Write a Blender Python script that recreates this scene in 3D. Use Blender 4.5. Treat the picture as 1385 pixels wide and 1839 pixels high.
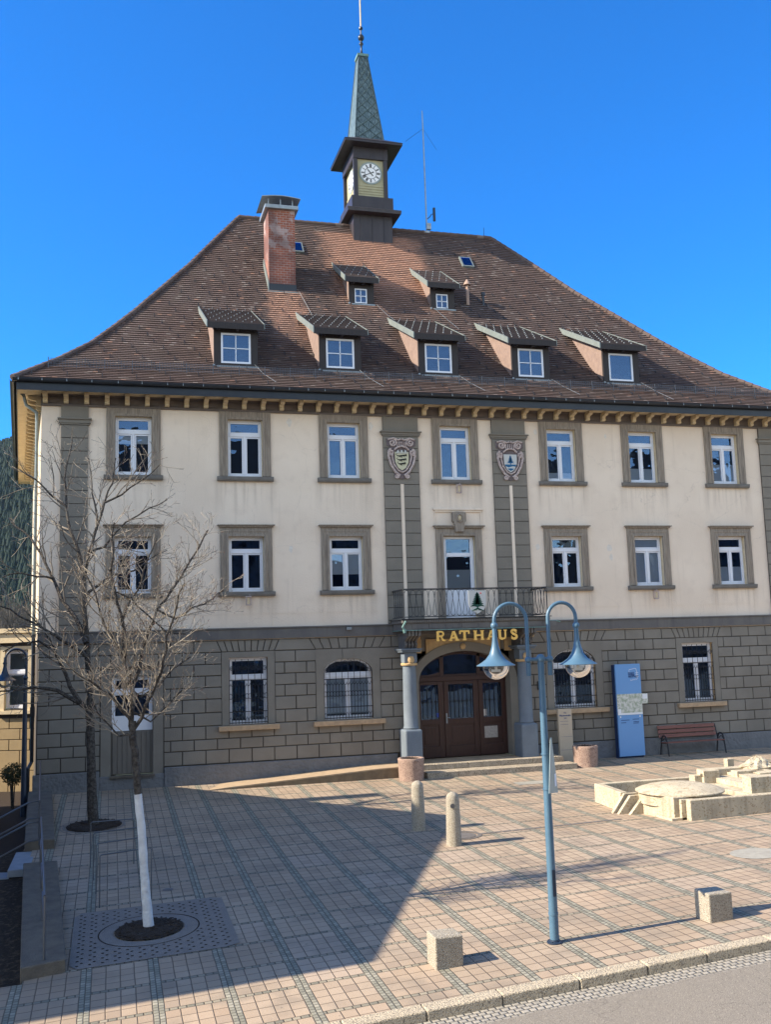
import bpy, math, random
from mathutils import Vector, Matrix
PI = math.pi
random.seed(7)
S = bpy.context.scene
for o in list(bpy.data.objects): bpy.data.objects.remove(o)
COL = S.collection
# ------------------------------------------------------------------ camera
YAW, PIT, ROL = math.radians(15.51), math.radians(7.56), math.radians(-1.74)
fwd = Vector((math.sin(YAW)*math.cos(PIT), math.cos(YAW)*math.cos(PIT), math.sin(PIT)))
r0 = Vector((math.cos(YAW), -math.sin(YAW), 0)); u0 = r0.cross(fwd)
rt = math.cos(ROL)*r0 + math.sin(ROL)*u0; up = -math.sin(ROL)*r0 + math.cos(ROL)*u0
cd = bpy.data.cameras.new('camera'); cam = bpy.data.objects.new('camera', cd); COL.objects.link(cam)
M = Matrix((rt, up, -fwd)).transposed().to_4x4(); M.translation = Vector((0, -34, 4.343)); cam.matrix_world = M
cd.sensor_fit = 'HORIZONTAL'; cd.sensor_width = 36; cd.lens = 36*1790/1385; cd.clip_end = 6000; cd.clip_start = .1
S.camera = cam
# ------------------------------------------------------------------ light
EL, AZ = math.radians(34.5), math.radians(-1.5)          # shadows run along +x, turned AZ
sdir = Vector((math.cos(EL)*math.cos(AZ), math.cos(EL)*math.sin(AZ), -math.sin(EL)))  # travel direction of sunlight
w = bpy.data.worlds.new("World"); S.world = w; w.use_nodes = True
nt = w.node_tree; nt.nodes.clear()
sky = nt.nodes.new('ShaderNodeTexSky'); sky.sky_type = 'NISHITA'; sky.sun_disc = False
sky.sun_elevation = EL; sky.altitude = 850; sky.air_density = 1.0; sky.dust_density = 0.25; sky.ozone_density = 4.0
ts = -sdir; sky.sun_rotation = math.atan2(ts.x, ts.y)
bg = nt.nodes.new('ShaderNodeBackground'); bg.inputs[1].default_value = 0.15
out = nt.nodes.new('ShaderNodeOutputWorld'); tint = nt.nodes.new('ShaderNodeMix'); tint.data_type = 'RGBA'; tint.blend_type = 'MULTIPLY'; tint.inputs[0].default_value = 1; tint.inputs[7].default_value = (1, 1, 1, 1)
# deep blue to the north; south brightened as added fill for the shaded facade
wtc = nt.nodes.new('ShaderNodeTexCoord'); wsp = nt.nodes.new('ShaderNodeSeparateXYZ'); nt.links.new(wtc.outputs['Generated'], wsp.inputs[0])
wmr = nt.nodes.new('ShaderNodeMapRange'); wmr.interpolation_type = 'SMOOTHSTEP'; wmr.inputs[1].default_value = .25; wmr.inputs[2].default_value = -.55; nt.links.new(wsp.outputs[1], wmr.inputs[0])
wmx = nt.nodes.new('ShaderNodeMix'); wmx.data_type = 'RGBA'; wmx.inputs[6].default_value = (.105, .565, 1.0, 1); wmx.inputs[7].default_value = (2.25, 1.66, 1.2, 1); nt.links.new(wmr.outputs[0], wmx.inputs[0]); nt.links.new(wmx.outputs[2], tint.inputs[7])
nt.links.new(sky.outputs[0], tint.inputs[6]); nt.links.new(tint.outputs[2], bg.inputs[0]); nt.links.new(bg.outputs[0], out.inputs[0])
sl = bpy.data.lights.new('sun', 'SUN'); sl.energy = 5.0; sl.angle = math.radians(.5); sl.color = (1, .88, .70)
sun = bpy.data.objects.new('sun', sl); COL.objects.link(sun); sun.rotation_euler = sdir.to_track_quat('-Z', 'Y').to_euler(); sun.location = (-30, 0, 40)
S.view_settings.view_transform = 'Standard'; S.view_settings.look = 'None'; S.view_settings.gamma = 1; S.view_settings.exposure = 1.05
S.view_settings.use_curve_mapping = False
# ------------------------------------------------------------------ materials
def _n(nt, t, **k):
    n = nt.nodes.new(t)
    for a, b in k.items(): setattr(n, a, b)
    return n
def mat(name, col, rough=.8, col2=None, scale=3., detail=6, bump=0., bscale=60., metal=0., spec=.3, stretch=None, streak=None, speck=None, thr=(.35, .65)):
    m = bpy.data.materials.new(name); m.use_nodes = True; nt = m.node_tree; b = nt.nodes['Principled BSDF']; L = nt.links.new
    b.inputs['Roughness'].default_value = rough; b.inputs['Metallic'].default_value = metal; b.inputs['Specular IOR Level'].default_value = spec
    tc = _n(nt, 'ShaderNodeTexCoord'); mp = _n(nt, 'ShaderNodeMapping'); L(tc.outputs['Object'], mp.inputs[0])
    if stretch: mp.inputs['Scale'].default_value = stretch
    b.inputs['Base Color'].default_value = (*col, 1)
    cur = None
    if col2:
        nz = _n(nt, 'ShaderNodeTexNoise'); nz.inputs['Scale'].default_value = scale; nz.inputs['Detail'].default_value = detail; nz.inputs['Roughness'].default_value = .62
        L(mp.outputs[0], nz.inputs['Vector'])
        cr = _n(nt, 'ShaderNodeValToRGB'); cr.color_ramp.elements[0].position = thr[0]; cr.color_ramp.elements[1].position = thr[1]
        cr.color_ramp.elements[0].color = (*col, 1); cr.color_ramp.elements[1].color = (*col2, 1)
        L(nz.outputs[0], cr.inputs[0]); cur = cr.outputs[0]
    if streak:                       # long vertical weathering marks: colour, amount
        m2 = _n(nt, 'ShaderNodeMapping'); m2.inputs['Scale'].default_value = (5, 5, .35); L(tc.outputs['Object'], m2.inputs[0])
        n2 = _n(nt, 'ShaderNodeTexNoise'); n2.inputs['Scale'].default_value = 1.0; n2.inputs['Detail'].default_value = 7; L(m2.outputs[0], n2.inputs['Vector'])
        r2 = _n(nt, 'ShaderNodeValToRGB'); r2.color_ramp.elements[0].position = .52; r2.color_ramp.elements[1].position = .78
        r2.color_ramp.elements[0].color = (0, 0, 0, 1); r2.color_ramp.elements[1].color = (streak[1],)*3+(1,)
        L(n2.outputs[0], r2.inputs[0]); mx = _n(nt, 'ShaderNodeMix', data_type='RGBA'); L(r2.outputs[0], mx.inputs[0])
        if cur: L(cur, mx.inputs[6])
        else: mx.inputs[6].default_value = (*col, 1)
        mx.inputs[7].default_value = (*streak[0], 1); cur = mx.outputs[2]
    if speck:                        # aggregate: colour, scale, share
        v = _n(nt, 'ShaderNodeTexVoronoi'); v.inputs['Scale'].default_value = speck[1]; L(tc.outputs['Object'], v.inputs['Vector'])
        sx = _n(nt, 'ShaderNodeSeparateColor'); L(v.outputs['Color'], sx.inputs[0])
        c2 = _n(nt, 'ShaderNodeMath', operation='LESS_THAN'); c2.inputs[1].default_value = speck[2]; L(sx.outputs[0], c2.inputs[0])
        mx = _n(nt, 'ShaderNodeMix', data_type='RGBA'); L(c2.outputs[0], mx.inputs[0])
        if cur: L(cur, mx.inputs[6])
        else: mx.inputs[6].default_value = (*col, 1)
        mx.inputs[7].default_value = (*speck[0], 1); cur = mx.outputs[2]
    if cur: L(cur, b.inputs['Base Color'])
    if bump:
        nb = _n(nt, 'ShaderNodeTexNoise'); nb.inputs['Scale'].default_value = bscale; nb.inputs['Detail'].default_value = 5; L(mp.outputs[0], nb.inputs['Vector'])
        bp = _n(nt, 'ShaderNodeBump'); bp.inputs['Strength'].default_value = min(1, bump); bp.inputs['Distance'].default_value = .03*max(1, bump); L(nb.outputs[0], bp.inputs['Height']); L(bp.outputs[0], b.inputs['Normal'])
    return m
MT = {}
def A(k, *a, **kw): MT[k] = mat(k, *a, **kw)
pass
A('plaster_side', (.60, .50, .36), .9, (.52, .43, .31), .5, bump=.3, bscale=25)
A('stone_paint', (.24, .222, .192), .85, (.205, .188, .162), .7, bump=.4, bscale=30, thr=(.4, .6))
A('joint_dark', (.075, .065, .056), .9)
A('pilaster_paint', (.24, .215, .18), .85, (.205, .185, .155), 1.2, bump=.3, bscale=30)
A('trim_stone', (.36, .305, .245), .85, (.23, .19, .155), 2.2, stretch=(9, 9, .8), bump=.7, bscale=5)
A('patch_white', (.80, .74, .66), .9, (.66, .58, .5), 9)
A('sill_stone', (.2, .19, .175), .85, (.15, .14, .13), 3, bump=.3)
A('sandstone_sill', (.52, .37, .235), .85, (.40, .29, .19), 8, bump=.5, bscale=40)
A('plinth_paint', (.19, .195, .205), .8, (.15, .155, .165), 2, bump=1.6, bscale=9)
A('string_paint', (.165, .155, .145), .8, (.125, .12, .12), 1.5, streak=((.08, .08, .085), .6), bump=.3)
A('frieze_paint', (.17, .14, .125), .85, (.13, .11, .10), 2)
A('ochre', (.68, .56, .37), .85, (.58, .47, .31), 5, bump=.3)
A('ochre_deep', (.60, .42, .22), .85, (.50, .34, .18), 6, bump=.3)
A('sheet_dark', (.02, .025, .035), .35, (.03, .034, .042), 3, metal=.2, spec=.5)
A('copper_green', (.20, .34, .31), .6, (.10, .19, .19), 6, bump=.3)
A('white_frame', (.78, .80, .86), .35, spec=.5)
A('blind', (.72, .72, .70), .8); A('curtain', (.6, .6, .58), .9)
A('room', (.03, .03, .032), .9)
A('room_warm', (.05, .045, .04), .9)
A('door_wood', (.035, .015, .012), .4, (.055, .022, .017), 3, stretch=(8, 8, 1), spec=.5, bump=.1)
A('grey_wood', (.19, .17, .145), .7, (.15, .135, .12), 3, stretch=(12, 12, .6))
A('column_paint', (.17, .205, .245), .65, (.14, .17, .21), 2.5, bump=.5, bscale=35)
A('gold', (.95, .60, .16), .35, (.88, .52, .12), 6, metal=.1, spec=.5)
A('iron', (.02, .022, .027), .5, spec=.4); A('iron_light', (.13, .15, .15), .5, spec=.4)
A('tower_sheet', (.030, .025, .031), .45, (.045, .037, .043), 2, stretch=(2, 2, .5), spec=.45)
A('tower_panel', (.42, .39, .25), .75, (.35, .32, .21), 3)
A('spire_copper', (.045, .075, .09), .55, (.15, .215, .235), 5, stretch=(6, 6, .7), bump=.4, bscale=8, thr=(.42, .6))
A('spire_dark', (.04, .07, .08), .5)
A('clock_white', (.85, .85, .86), .5); A('clock_ring', (.28, .33, .32), .6)
A('zinc', (.36, .40, .43), .45, (.26, .29, .31), 4, metal=.5)
A('zinc_green', (.24, .275, .265), .5, (.19, .22, .215), 4, metal=.3)
A('shingle_pink', (.27, .195, .165), .8, (.21, .15, .13), 5, bump=.4)
A('dormer_brown', (.032, .027, .028), .6, (.045, .037, .036), 4, stretch=(8, 8, 1))
A('lamp_blue', (.066, .14, .215), .42, (.085, .165, .24), 4, spec=.5)
A('lamp_dark', (.02, .035, .065), .4, spec=.5)
A('exposed_aggregate', (.46, .415, .335), .85, (.39, .35, .28), 6, speck=((.24, .20, .155), 110, .25), bump=1, bscale=60)
A('aggregate_dark', (.30, .26, .20), .85, (.24, .21, .16), 6, speck=((.12, .10, .08), 60, .3), bump=1, bscale=60)
A('planter_pink', (.45, .32, .26), .9, (.36, .26, .215), 5, speck=((.22, .14, .12), 55, .2), bump=1.4, bscale=45)
A('soil', (.030, .021, .016), .95, (.06, .042, .03), 40, bump=1.5, bscale=40)
A('bed_mulch', (.03, .022, .016), .95, (.12, .085, .055), 9, bump=2, bscale=18, thr=(.5, .7))
A('fountain_stone', (.58, .505, .37), .85, (.47, .405, .30), 3, streak=((.25, .21, .16), .85), bump=1, bscale=30, speck=((.38, .30, .2), 30, .12))
A('step_stone', (.46, .39, .30), .85, (.34, .285, .22), 5, bump=.8, bscale=40, speck=((.18, .16, .12), 50, .2))
A('ramp_stone', (.45, .33, .22), .9, (.36, .27, .18), 4, bump=.5, bscale=50)
A('ramp_side', (.22, .17, .11), .9, (.16, .125, .085), 4, bump=.5, bscale=50)
A('kerb_stone', (.52, .44, .32), .85, (.42, .36, .27), 5, speck=((.25, .21, .16), 60, .2), bump=1, bscale=40)
A('wall_granite', (.17, .145, .115), .9, (.115, .10, .085), 4, bump=.7, bscale=40)
A('blue_slab', (.27, .30, .345), .8, (.22, .25, .29), 4)
A('bark', (.045, .038, .034), .95, (.11, .098, .085), 14, bump=2, bscale=25, thr=(.42, .62))
A('twig', (.38, .33, .26), .85, (.17, .14, .115), 4)
A('twig_dark', (.30, .26, .21), .85, (.10, .085, .075), 1.5)
A('bud', (.30, .13, .11), .8)
A('whitewash', (.72, .73, .74), .85, (.55, .56, .58), 5, bump=.8, bscale=20)
A('bench_wood', (.24, .105, .085), .6, (.18, .08, .065), 4, stretch=(1, 8, 8))
A('info_blue', (.15, .34, .66), .35, (.16, .35, .67), 1, spec=.5); A('info_blue_dark', (.012, .03, .09), .5)
A('map_print', (.34, .40, .30), .5, (.66, .66, .62), 9, thr=(.4, .58)); A('print_white', (.8, .82, .86), .5); A('print_navy', (.02, .06, .2), .5)
A('stele_stone', (.55, .46, .35), .8, (.50, .42, .32), 3, bump=.2)
A('notice_grey', (.30, .27, .25), .4, (.42, .39, .36), 20)
A('sticker_blue', (.04, .08, .35), .4); A('paper', (.6, .55, .5), .6)
A('sign_back', (.34, .40, .40), .4, (.3, .36, .36), 3, metal=.4)
A('cast_iron', (.17, .155, .145), .6, (.13, .12, .115), 12, bump=.3)
A('concrete_cover', (.34, .325, .28), .85, (.28, .265, .23), 6)
A('grate_plate', (.235, .205, .18), .75, (.195, .17, .15), 4, bump=.4)
A('rail_steel', (.12, .13, .15), .4, metal=.6)
A('crest_stone', (.62, .52, .48), .85, (.36, .28, .27), 14, bump=.8, bscale=14); A('crest_dark', (.13, .105, .11), .9, (.2, .16, .16), 12)
A('crest_yellow', (.58, .55, .38), .7); A('crest_white', (.55, .56, .54), .7); A('crest_blue', (.02, .12, .26), .6); A('crest_black', (.015, .015, .015), .7)
A('fir_green', (.015, .07, .05), .6); A('pine_red', (.5, .05, .04), .6)
A('wing_paint', (.42, .31, .17), .85, (.36, .27, .15), 1, bump=.3)
A('neighbour_wall', (.24, .2, .16), .9, (.2, .17, .14), 1); A('neighbour_roof', (.045, .04, .038), .9, (.035, .03, .03), 3)
A('needle', (.010, .022, .017), .9, (.016, .033, .024), .05)
A('meadow', (.03, .05, .02), .95, (.05, .06, .03), .02)
A('hedge_leaf', (.035, .05, .02), .8, (.06, .065, .03), 9)
A('dry_brush', (.16, .13, .10), .9, (.10, .085, .07), .5)
A('vent_clay', (.35, .24, .19), .8)
def glassy(name, tint=(1, 1, 1), refl=.14, alpha_col=(.8, .85, .88)):
    m = bpy.data.materials.new(name); m.use_nodes = True; nt = m.node_tree; nt.nodes.clear(); L = nt.links.new
    t = _n(nt, 'ShaderNodeBsdfTransparent'); t.inputs[0].default_value = (*alpha_col, 1)
    g = _n(nt, 'ShaderNodeBsdfGlossy'); g.inputs['Color'].default_value = (*tint, 1); g.inputs['Roughness'].default_value = .015
    f = _n(nt, 'ShaderNodeFresnel'); f.inputs[0].default_value = 1.6
    a = _n(nt, 'ShaderNodeMath', operation='ADD'); a.inputs[1].default_value = refl; L(f.outputs[0], a.inputs[0])
    tc = _n(nt, 'ShaderNodeTexCoord'); nz = _n(nt, 'ShaderNodeTexNoise'); nz.inputs['Scale'].default_value = 1.3; L(tc.outputs['Object'], nz.inputs['Vector'])
    bp = _n(nt, 'ShaderNodeBump'); bp.inputs['Strength'].default_value = .45; bp.inputs['Distance'].default_value = .03; L(nz.outputs[0], bp.inputs['Height']); L(bp.outputs[0], g.inputs['Normal'])
    x = _n(nt, 'ShaderNodeMixShader'); o = _n(nt, 'ShaderNodeOutputMaterial'); L(a.outputs[0], x.inputs[0]); L(t.outputs[0], x.inputs[1]); L(g.outputs[0], x.inputs[2]); L(x.outputs[0], o.inputs[0])
    MT[name] = m
glassy('glass', (.34, .58, 1), .11, (.80, .84, .86)); glassy('lamp_glass', (1, 1, 1), .06, (.93, .93, .9))
# math helper for hand made node graphs
class G:
    def __init__(s, name, rough=.85):
        s.m = bpy.data.materials.new(name); s.m.use_nodes = True; s.nt = s.m.node_tree; s.b = s.nt.nodes['Principled BSDF']; s.b.inputs['Roughness'].default_value = rough; s.b.inputs['Specular IOR Level'].default_value = .3; MT[name] = s.m
    def L(s, a, b): s.nt.links.new(a, b)
    def v(s, op, a, b=None, c=None):
        n = _n(s.nt, 'ShaderNodeMath', operation=op)
        for i, x in enumerate((a, b, c)):
            if x is None: continue
            if isinstance(x, (int, float)): n.inputs[i].default_value = x
            else: s.L(x, n.inputs[i])
        return n.outputs[0]
    def mix(s, f, a, b):
        n = _n(s.nt, 'ShaderNodeMix', data_type='RGBA')
        for i, x in ((0, f), (6, a), (7, b)):
            if isinstance(x, tuple): n.inputs[i].default_value = (*x, 1)
            elif isinstance(x, (int, float)): n.inputs[i].default_value = x
            else: s.L(x, n.inputs[i])
        return n.outputs[2]
    def comb(s, a, b, c=0.):
        n = _n(s.nt, 'ShaderNodeCombineXYZ')
        for i, x in enumerate((a, b, c)):
            if isinstance(x, (int, float)): n.inputs[i].default_value = x
            else: s.L(x, n.inputs[i])
        return n.outputs[0]
    def white(s, vec):
        n = _n(s.nt, 'ShaderNodeTexWhiteNoise'); s.L(vec, n.inputs['Vector']); return n.outputs['Value']
    def noise(s, vec, sc, det=4):
        n = _n(s.nt, 'ShaderNodeTexNoise'); n.inputs['Scale'].default_value = sc; n.inputs['Detail'].default_value = det; s.L(vec, n.inputs['Vector']); return n.outputs[0]
    def bump(s, h, st=.6, dist=.01):
        n = _n(s.nt, 'ShaderNodeBump'); n.inputs['Strength'].default_value = st; n.inputs['Distance'].default_value = dist; s.L(h, n.inputs['Height']); s.L(n.outputs[0], s.b.inputs['Normal'])
    def ss(s, x, lo, hi):
        n = _n(s.nt, 'ShaderNodeMapRange'); n.interpolation_type = 'SMOOTHSTEP'; s.L(x, n.inputs[0]); n.inputs[1].default_value = lo; n.inputs[2].default_value = hi; return n.outputs[0]
# cream render: mottled, with rain stains below the sills
g = G('plaster', .9); tc = _n(g.nt, 'ShaderNodeTexCoord'); P = tc.outputs['Object']; so = _n(g.nt, 'ShaderNodeSeparateXYZ'); g.L(P, so.inputs[0])
c = g.mix(g.ss(g.noise(P, .45, 7), .38, .64), (.85, .72, .585), (.79, .66, .53)); c = g.mix(g.v('MULTIPLY', g.ss(g.noise(P, 2.6, 8), .5, .72), .28), c, (.68, .56, .45))
mp = _n(g.nt, 'ShaderNodeMapping'); mp.inputs['Scale'].default_value = (6, 6, .4); g.L(P, mp.inputs[0]); st = g.noise(mp.outputs[0], 1., 7)
xm = None
for c_ in (.70, 4.45, 7.955, 12.16, 16.40, 19.835, 23.475):
    d_ = g.v('ABSOLUTE', g.v('SUBTRACT', so.outputs[0], c_-12.16)); xm = d_ if xm is None else g.v('MINIMUM', xm, d_)
inx = g.v('SUBTRACT', 1, g.ss(xm, .85, 1.15)); endx = g.v('MULTIPLY', g.ss(xm, .70, .95), g.v('SUBTRACT', 1, g.ss(xm, .95, 1.15)))
zm = g.v('MAXIMUM', g.v('MULTIPLY', g.ss(so.outputs[2], 8.7, 10.0), g.v('LESS_THAN', so.outputs[2], 10.1)), g.v('MULTIPLY', g.ss(so.outputs[2], 5.0, 6.0), g.v('LESS_THAN', so.outputs[2], 6.15)))
stn = g.v('MULTIPLY', zm, g.v('ADD', g.v('MULTIPLY', inx, g.ss(st, .42, .7)), g.v('MULTIPLY', endx, .6)))
c = g.mix(g.v('MULTIPLY', stn, .42), c, (.46, .37, .29)); c = g.mix(g.v('MULTIPLY', g.ss(st, .56, .8), .35), c, (.60, .49, .39))
vo = _n(g.nt, 'ShaderNodeTexVoronoi', feature='DISTANCE_TO_EDGE'); vo.inputs['Scale'].default_value = .35; wv = _n(g.nt, 'ShaderNodeVectorMath', operation='ADD'); nn = _n(g.nt, 'ShaderNodeTexNoise'); nn.inputs['Scale'].default_value = 1.2; nn.inputs['Detail'].default_value = 8; g.L(P, nn.inputs['Vector']); g.L(P, wv.inputs[0]); g.L(nn.outputs['Color'], wv.inputs[1]); g.L(wv.outputs[0], vo.inputs['Vector'])
c = g.mix(g.v('MULTIPLY', g.v('LESS_THAN', vo.outputs['Distance'], .0014), .3), c, (.4, .33, .27))
g.L(c, g.b.inputs['Base Color']); g.bump(g.v('ADD', g.noise(P, 22, 5), g.noise(P, 2.5, 4)), .5, .015)
# paving
g = G('paving'); tc = _n(g.nt, 'ShaderNodeTexCoord'); sp = _n(g.nt, 'ShaderNodeSeparateXYZ'); P = tc.outputs['Object']; g.L(P, sp.inputs[0])
wob = g.v('MULTIPLY', g.v('SUBTRACT', g.noise(P, 2., 3), .5), .018)
X = g.v('ADD', sp.outputs[0], wob); Y = g.v('SUBTRACT', sp.outputs[1], wob)
PX, PY, SW, CW = 1.03, 1.135, .165, .095
u = g.v('DIVIDE', g.v('SUBTRACT', X, .69-SW/2-PX*20), PX); v_ = g.v('DIVIDE', g.v('SUBTRACT', Y, -17.62-CW/2-PY*20), PY)
iu, iv = g.v('FLOOR', u), g.v('FLOOR', v_); fu, fv = g.v('MULTIPLY', g.v('FRACT', u), PX), g.v('MULTIPLY', g.v('FRACT', v_), PY)
strip = g.v('LESS_THAN', fu, SW); cross = g.v('MULTIPLY', g.v('LESS_THAN', fv, CW), g.v('SUBTRACT', 1, strip))
# pavers
pu = g.v('MULTIPLY', g.v('SUBTRACT', fu, SW), 4/(PX-SW)); pv = g.v('MULTIPLY', g.v('SUBTRACT', fv, CW), 4/(PY-CW))
def edge(f, w): return g.v('MINIMUM', g.ss(f, 0, w), g.ss(g.v('SUBTRACT', 1, f), 0, w))
pj = g.v('MINIMUM', edge(g.v('FRACT', pu), .06), edge(g.v('FRACT', pv), .05))
pid = g.comb(g.v('ADD', g.v('FLOOR', pu), g.v('MULTIPLY', iu, 7)), g.v('ADD', g.v('FLOOR', pv), g.v('MULTIPLY', iv, 7)))
r1 = g.white(pid); r2 = g.white(g.comb(iu, iv, 3.))
pcol = g.mix(r1, (.46, .35, .28), (.55, .43, .35)); pcol = g.mix(g.v('MULTIPLY', g.v('GREATER_THAN', r2, .88), .5), pcol, (.60, .47, .42)); pcol = g.mix(g.v('MULTIPLY', r2, .45), pcol, (.44, .38, .33)); pcol = g.mix(g.v('MULTIPLY', g.v('GREATER_THAN', g.white(g.comb(g.v('FLOOR', pu), g.v('FLOOR', pv), r2)), .93), .5), pcol, (.34, .27, .235))
big = g.noise(P, .35, 4); pcol = g.mix(g.ss(big, .45, .75), pcol, (.40, .31, .25))
pcol = g.mix(g.v('MULTIPLY', g.ss(g.noise(P, 45, 3), .5, .7), .3), pcol, (.33, .25, .2))
dirt = g.noise(P, 1.2, 6)
pcol = g.mix(g.v('MULTIPLY', g.ss(dirt, .48, .70), .6), pcol, (.29, .245, .215)); gum = _n(g.nt, 'ShaderNodeTexVoronoi'); gum.inputs['Scale'].default_value = 1.7; g.L(P, gum.inputs['Vector']); pcol = g.mix(g.v('MULTIPLY', g.v('LESS_THAN', gum.outputs['Distance'], .045), .6), pcol, (.17, .145, .13))
pcol = g.mix(pj, (.13, .10, .085), pcol)
# small setts of the strips
su = g.v('MULTIPLY', fu, 2/SW); sv = g.v('ADD', g.v('MULTIPLY', Y, 1/.10), g.v('MULTIPLY', g.v('FLOOR', su), .5))
sj = g.v('MINIMUM', edge(g.v('FRACT', su), .16), edge(g.v('FRACT', sv), .14)); sid = g.white(g.comb(g.v('ADD', g.v('FLOOR', su), g.v('MULTIPLY', iu, 3)), g.v('FLOOR', sv), 5.))
cv_ = g.v('DIVIDE', fv, CW); cu = g.v('MULTIPLY', X, 1/.12)
cj = g.v('MINIMUM', edge(cv_, .15), edge(g.v('FRACT', cu), .14)); cid = g.white(g.comb(g.v('FLOOR', cu), iv, 9.))
sc1 = g.mix(g.v('POWER', sid, 1.5), (.27, .265, .235), (.44, .42, .375)); sc1 = g.mix(sj, (.10, .09, .08), sc1)
sc2 = g.mix(g.v('POWER', cid, 1.5), (.23, .22, .195), (.42, .37, .31)); sc2 = g.mix(cj, (.11, .095, .08), sc2)
col = g.mix(cross, pcol, sc2); col = g.mix(strip, col, sc1)
col = g.mix(1., col, col); n_ = _n(g.nt, 'ShaderNodeMix', data_type='RGBA', blend_type='MULTIPLY'); n_.inputs[0].default_value = 1; g.L(col, n_.inputs[6]); n_.inputs[7].default_value = (.76, .745, .665, 1); g.L(n_.outputs[2], g.b.inputs['Base Color'])
hh = g.v('ADD', g.v('MULTIPLY', g.v('MULTIPLY', pj, g.v('SUBTRACT', 1, g.v('MAXIMUM', strip, cross))), 1.), g.v('ADD', g.v('MULTIPLY', strip, sj), g.v('MULTIPLY', cross, cj)))
g.bump(g.v('ADD', hh, g.v('MULTIPLY', g.noise(P, 60, 4), .35)), .7, .012)
# asphalt
g = G('asphalt', .9); tc = _n(g.nt, 'ShaderNodeTexCoord'); P = tc.outputs['Object']
c = g.mix(g.ss(g.noise(P, 130, 2), .42, .62), (.13, .115, .095), (.36, .32, .265)); c = g.mix(g.v('MULTIPLY', g.ss(g.noise(P, .6, 5), .45, .7), .5), c, (.20, .18, .155))
vo = _n(g.nt, 'ShaderNodeTexVoronoi', feature='DISTANCE_TO_EDGE'); vo.inputs['Scale'].default_value = .55; wv = _n(g.nt, 'ShaderNodeVectorMath', operation='ADD')
nn = _n(g.nt, 'ShaderNodeTexNoise'); nn.inputs['Scale'].default_value = 1.5; nn.inputs['Detail'].default_value = 6; g.L(P, nn.inputs['Vector']); g.L(P, wv.inputs[0]); g.L(nn.outputs['Color'], wv.inputs[1]); g.L(wv.outputs[0], vo.inputs['Vector'])
c = g.mix(g.v('MULTIPLY', g.v('LESS_THAN', vo.outputs['Distance'], .003), g.v('MULTIPLY', g.ss(g.noise(P, .25, 2), .5, .56), .7)), c, (.09, .08, .07))
g.L(c, g.b.inputs['Base Color']); g.bump(g.noise(P, 130, 3), .8, .008)
# cobble gutter
g = G('cobbles', .85); tc = _n(g.nt, 'ShaderNodeTexCoord'); P = tc.outputs['Object']; sp = _n(g.nt, 'ShaderNodeSeparateXYZ'); g.L(P, sp.inputs[0])
wob = g.v('MULTIPLY', g.v('SUBTRACT', g.noise(P, 5., 3), .5), .06)
ry = g.v('MULTIPLY', g.v('ADD', sp.outputs[1], wob), 1/.10); rx = g.v('ADD', g.v('MULTIPLY', g.v('ADD', sp.outputs[0], wob), 1/.115), g.v('MULTIPLY', g.v('FLOOR', ry), .37))
j = g.v('MINIMUM', edge(g.v('FRACT', rx), .2), edge(g.v('FRACT', ry), .2)); idc = g.white(g.comb(g.v('FLOOR', rx), g.v('FLOOR', ry)))
c = g.mix(idc, (.27, .25, .215), (.36, .33, .28)); c = g.mix(j, (.17, .155, .13), c); g.L(c, g.b.inputs['Base Color']); g.bump(g.v('ADD', j, g.v('MULTIPLY', g.noise(P, 40, 3), .3)), .9, .02)
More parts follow.
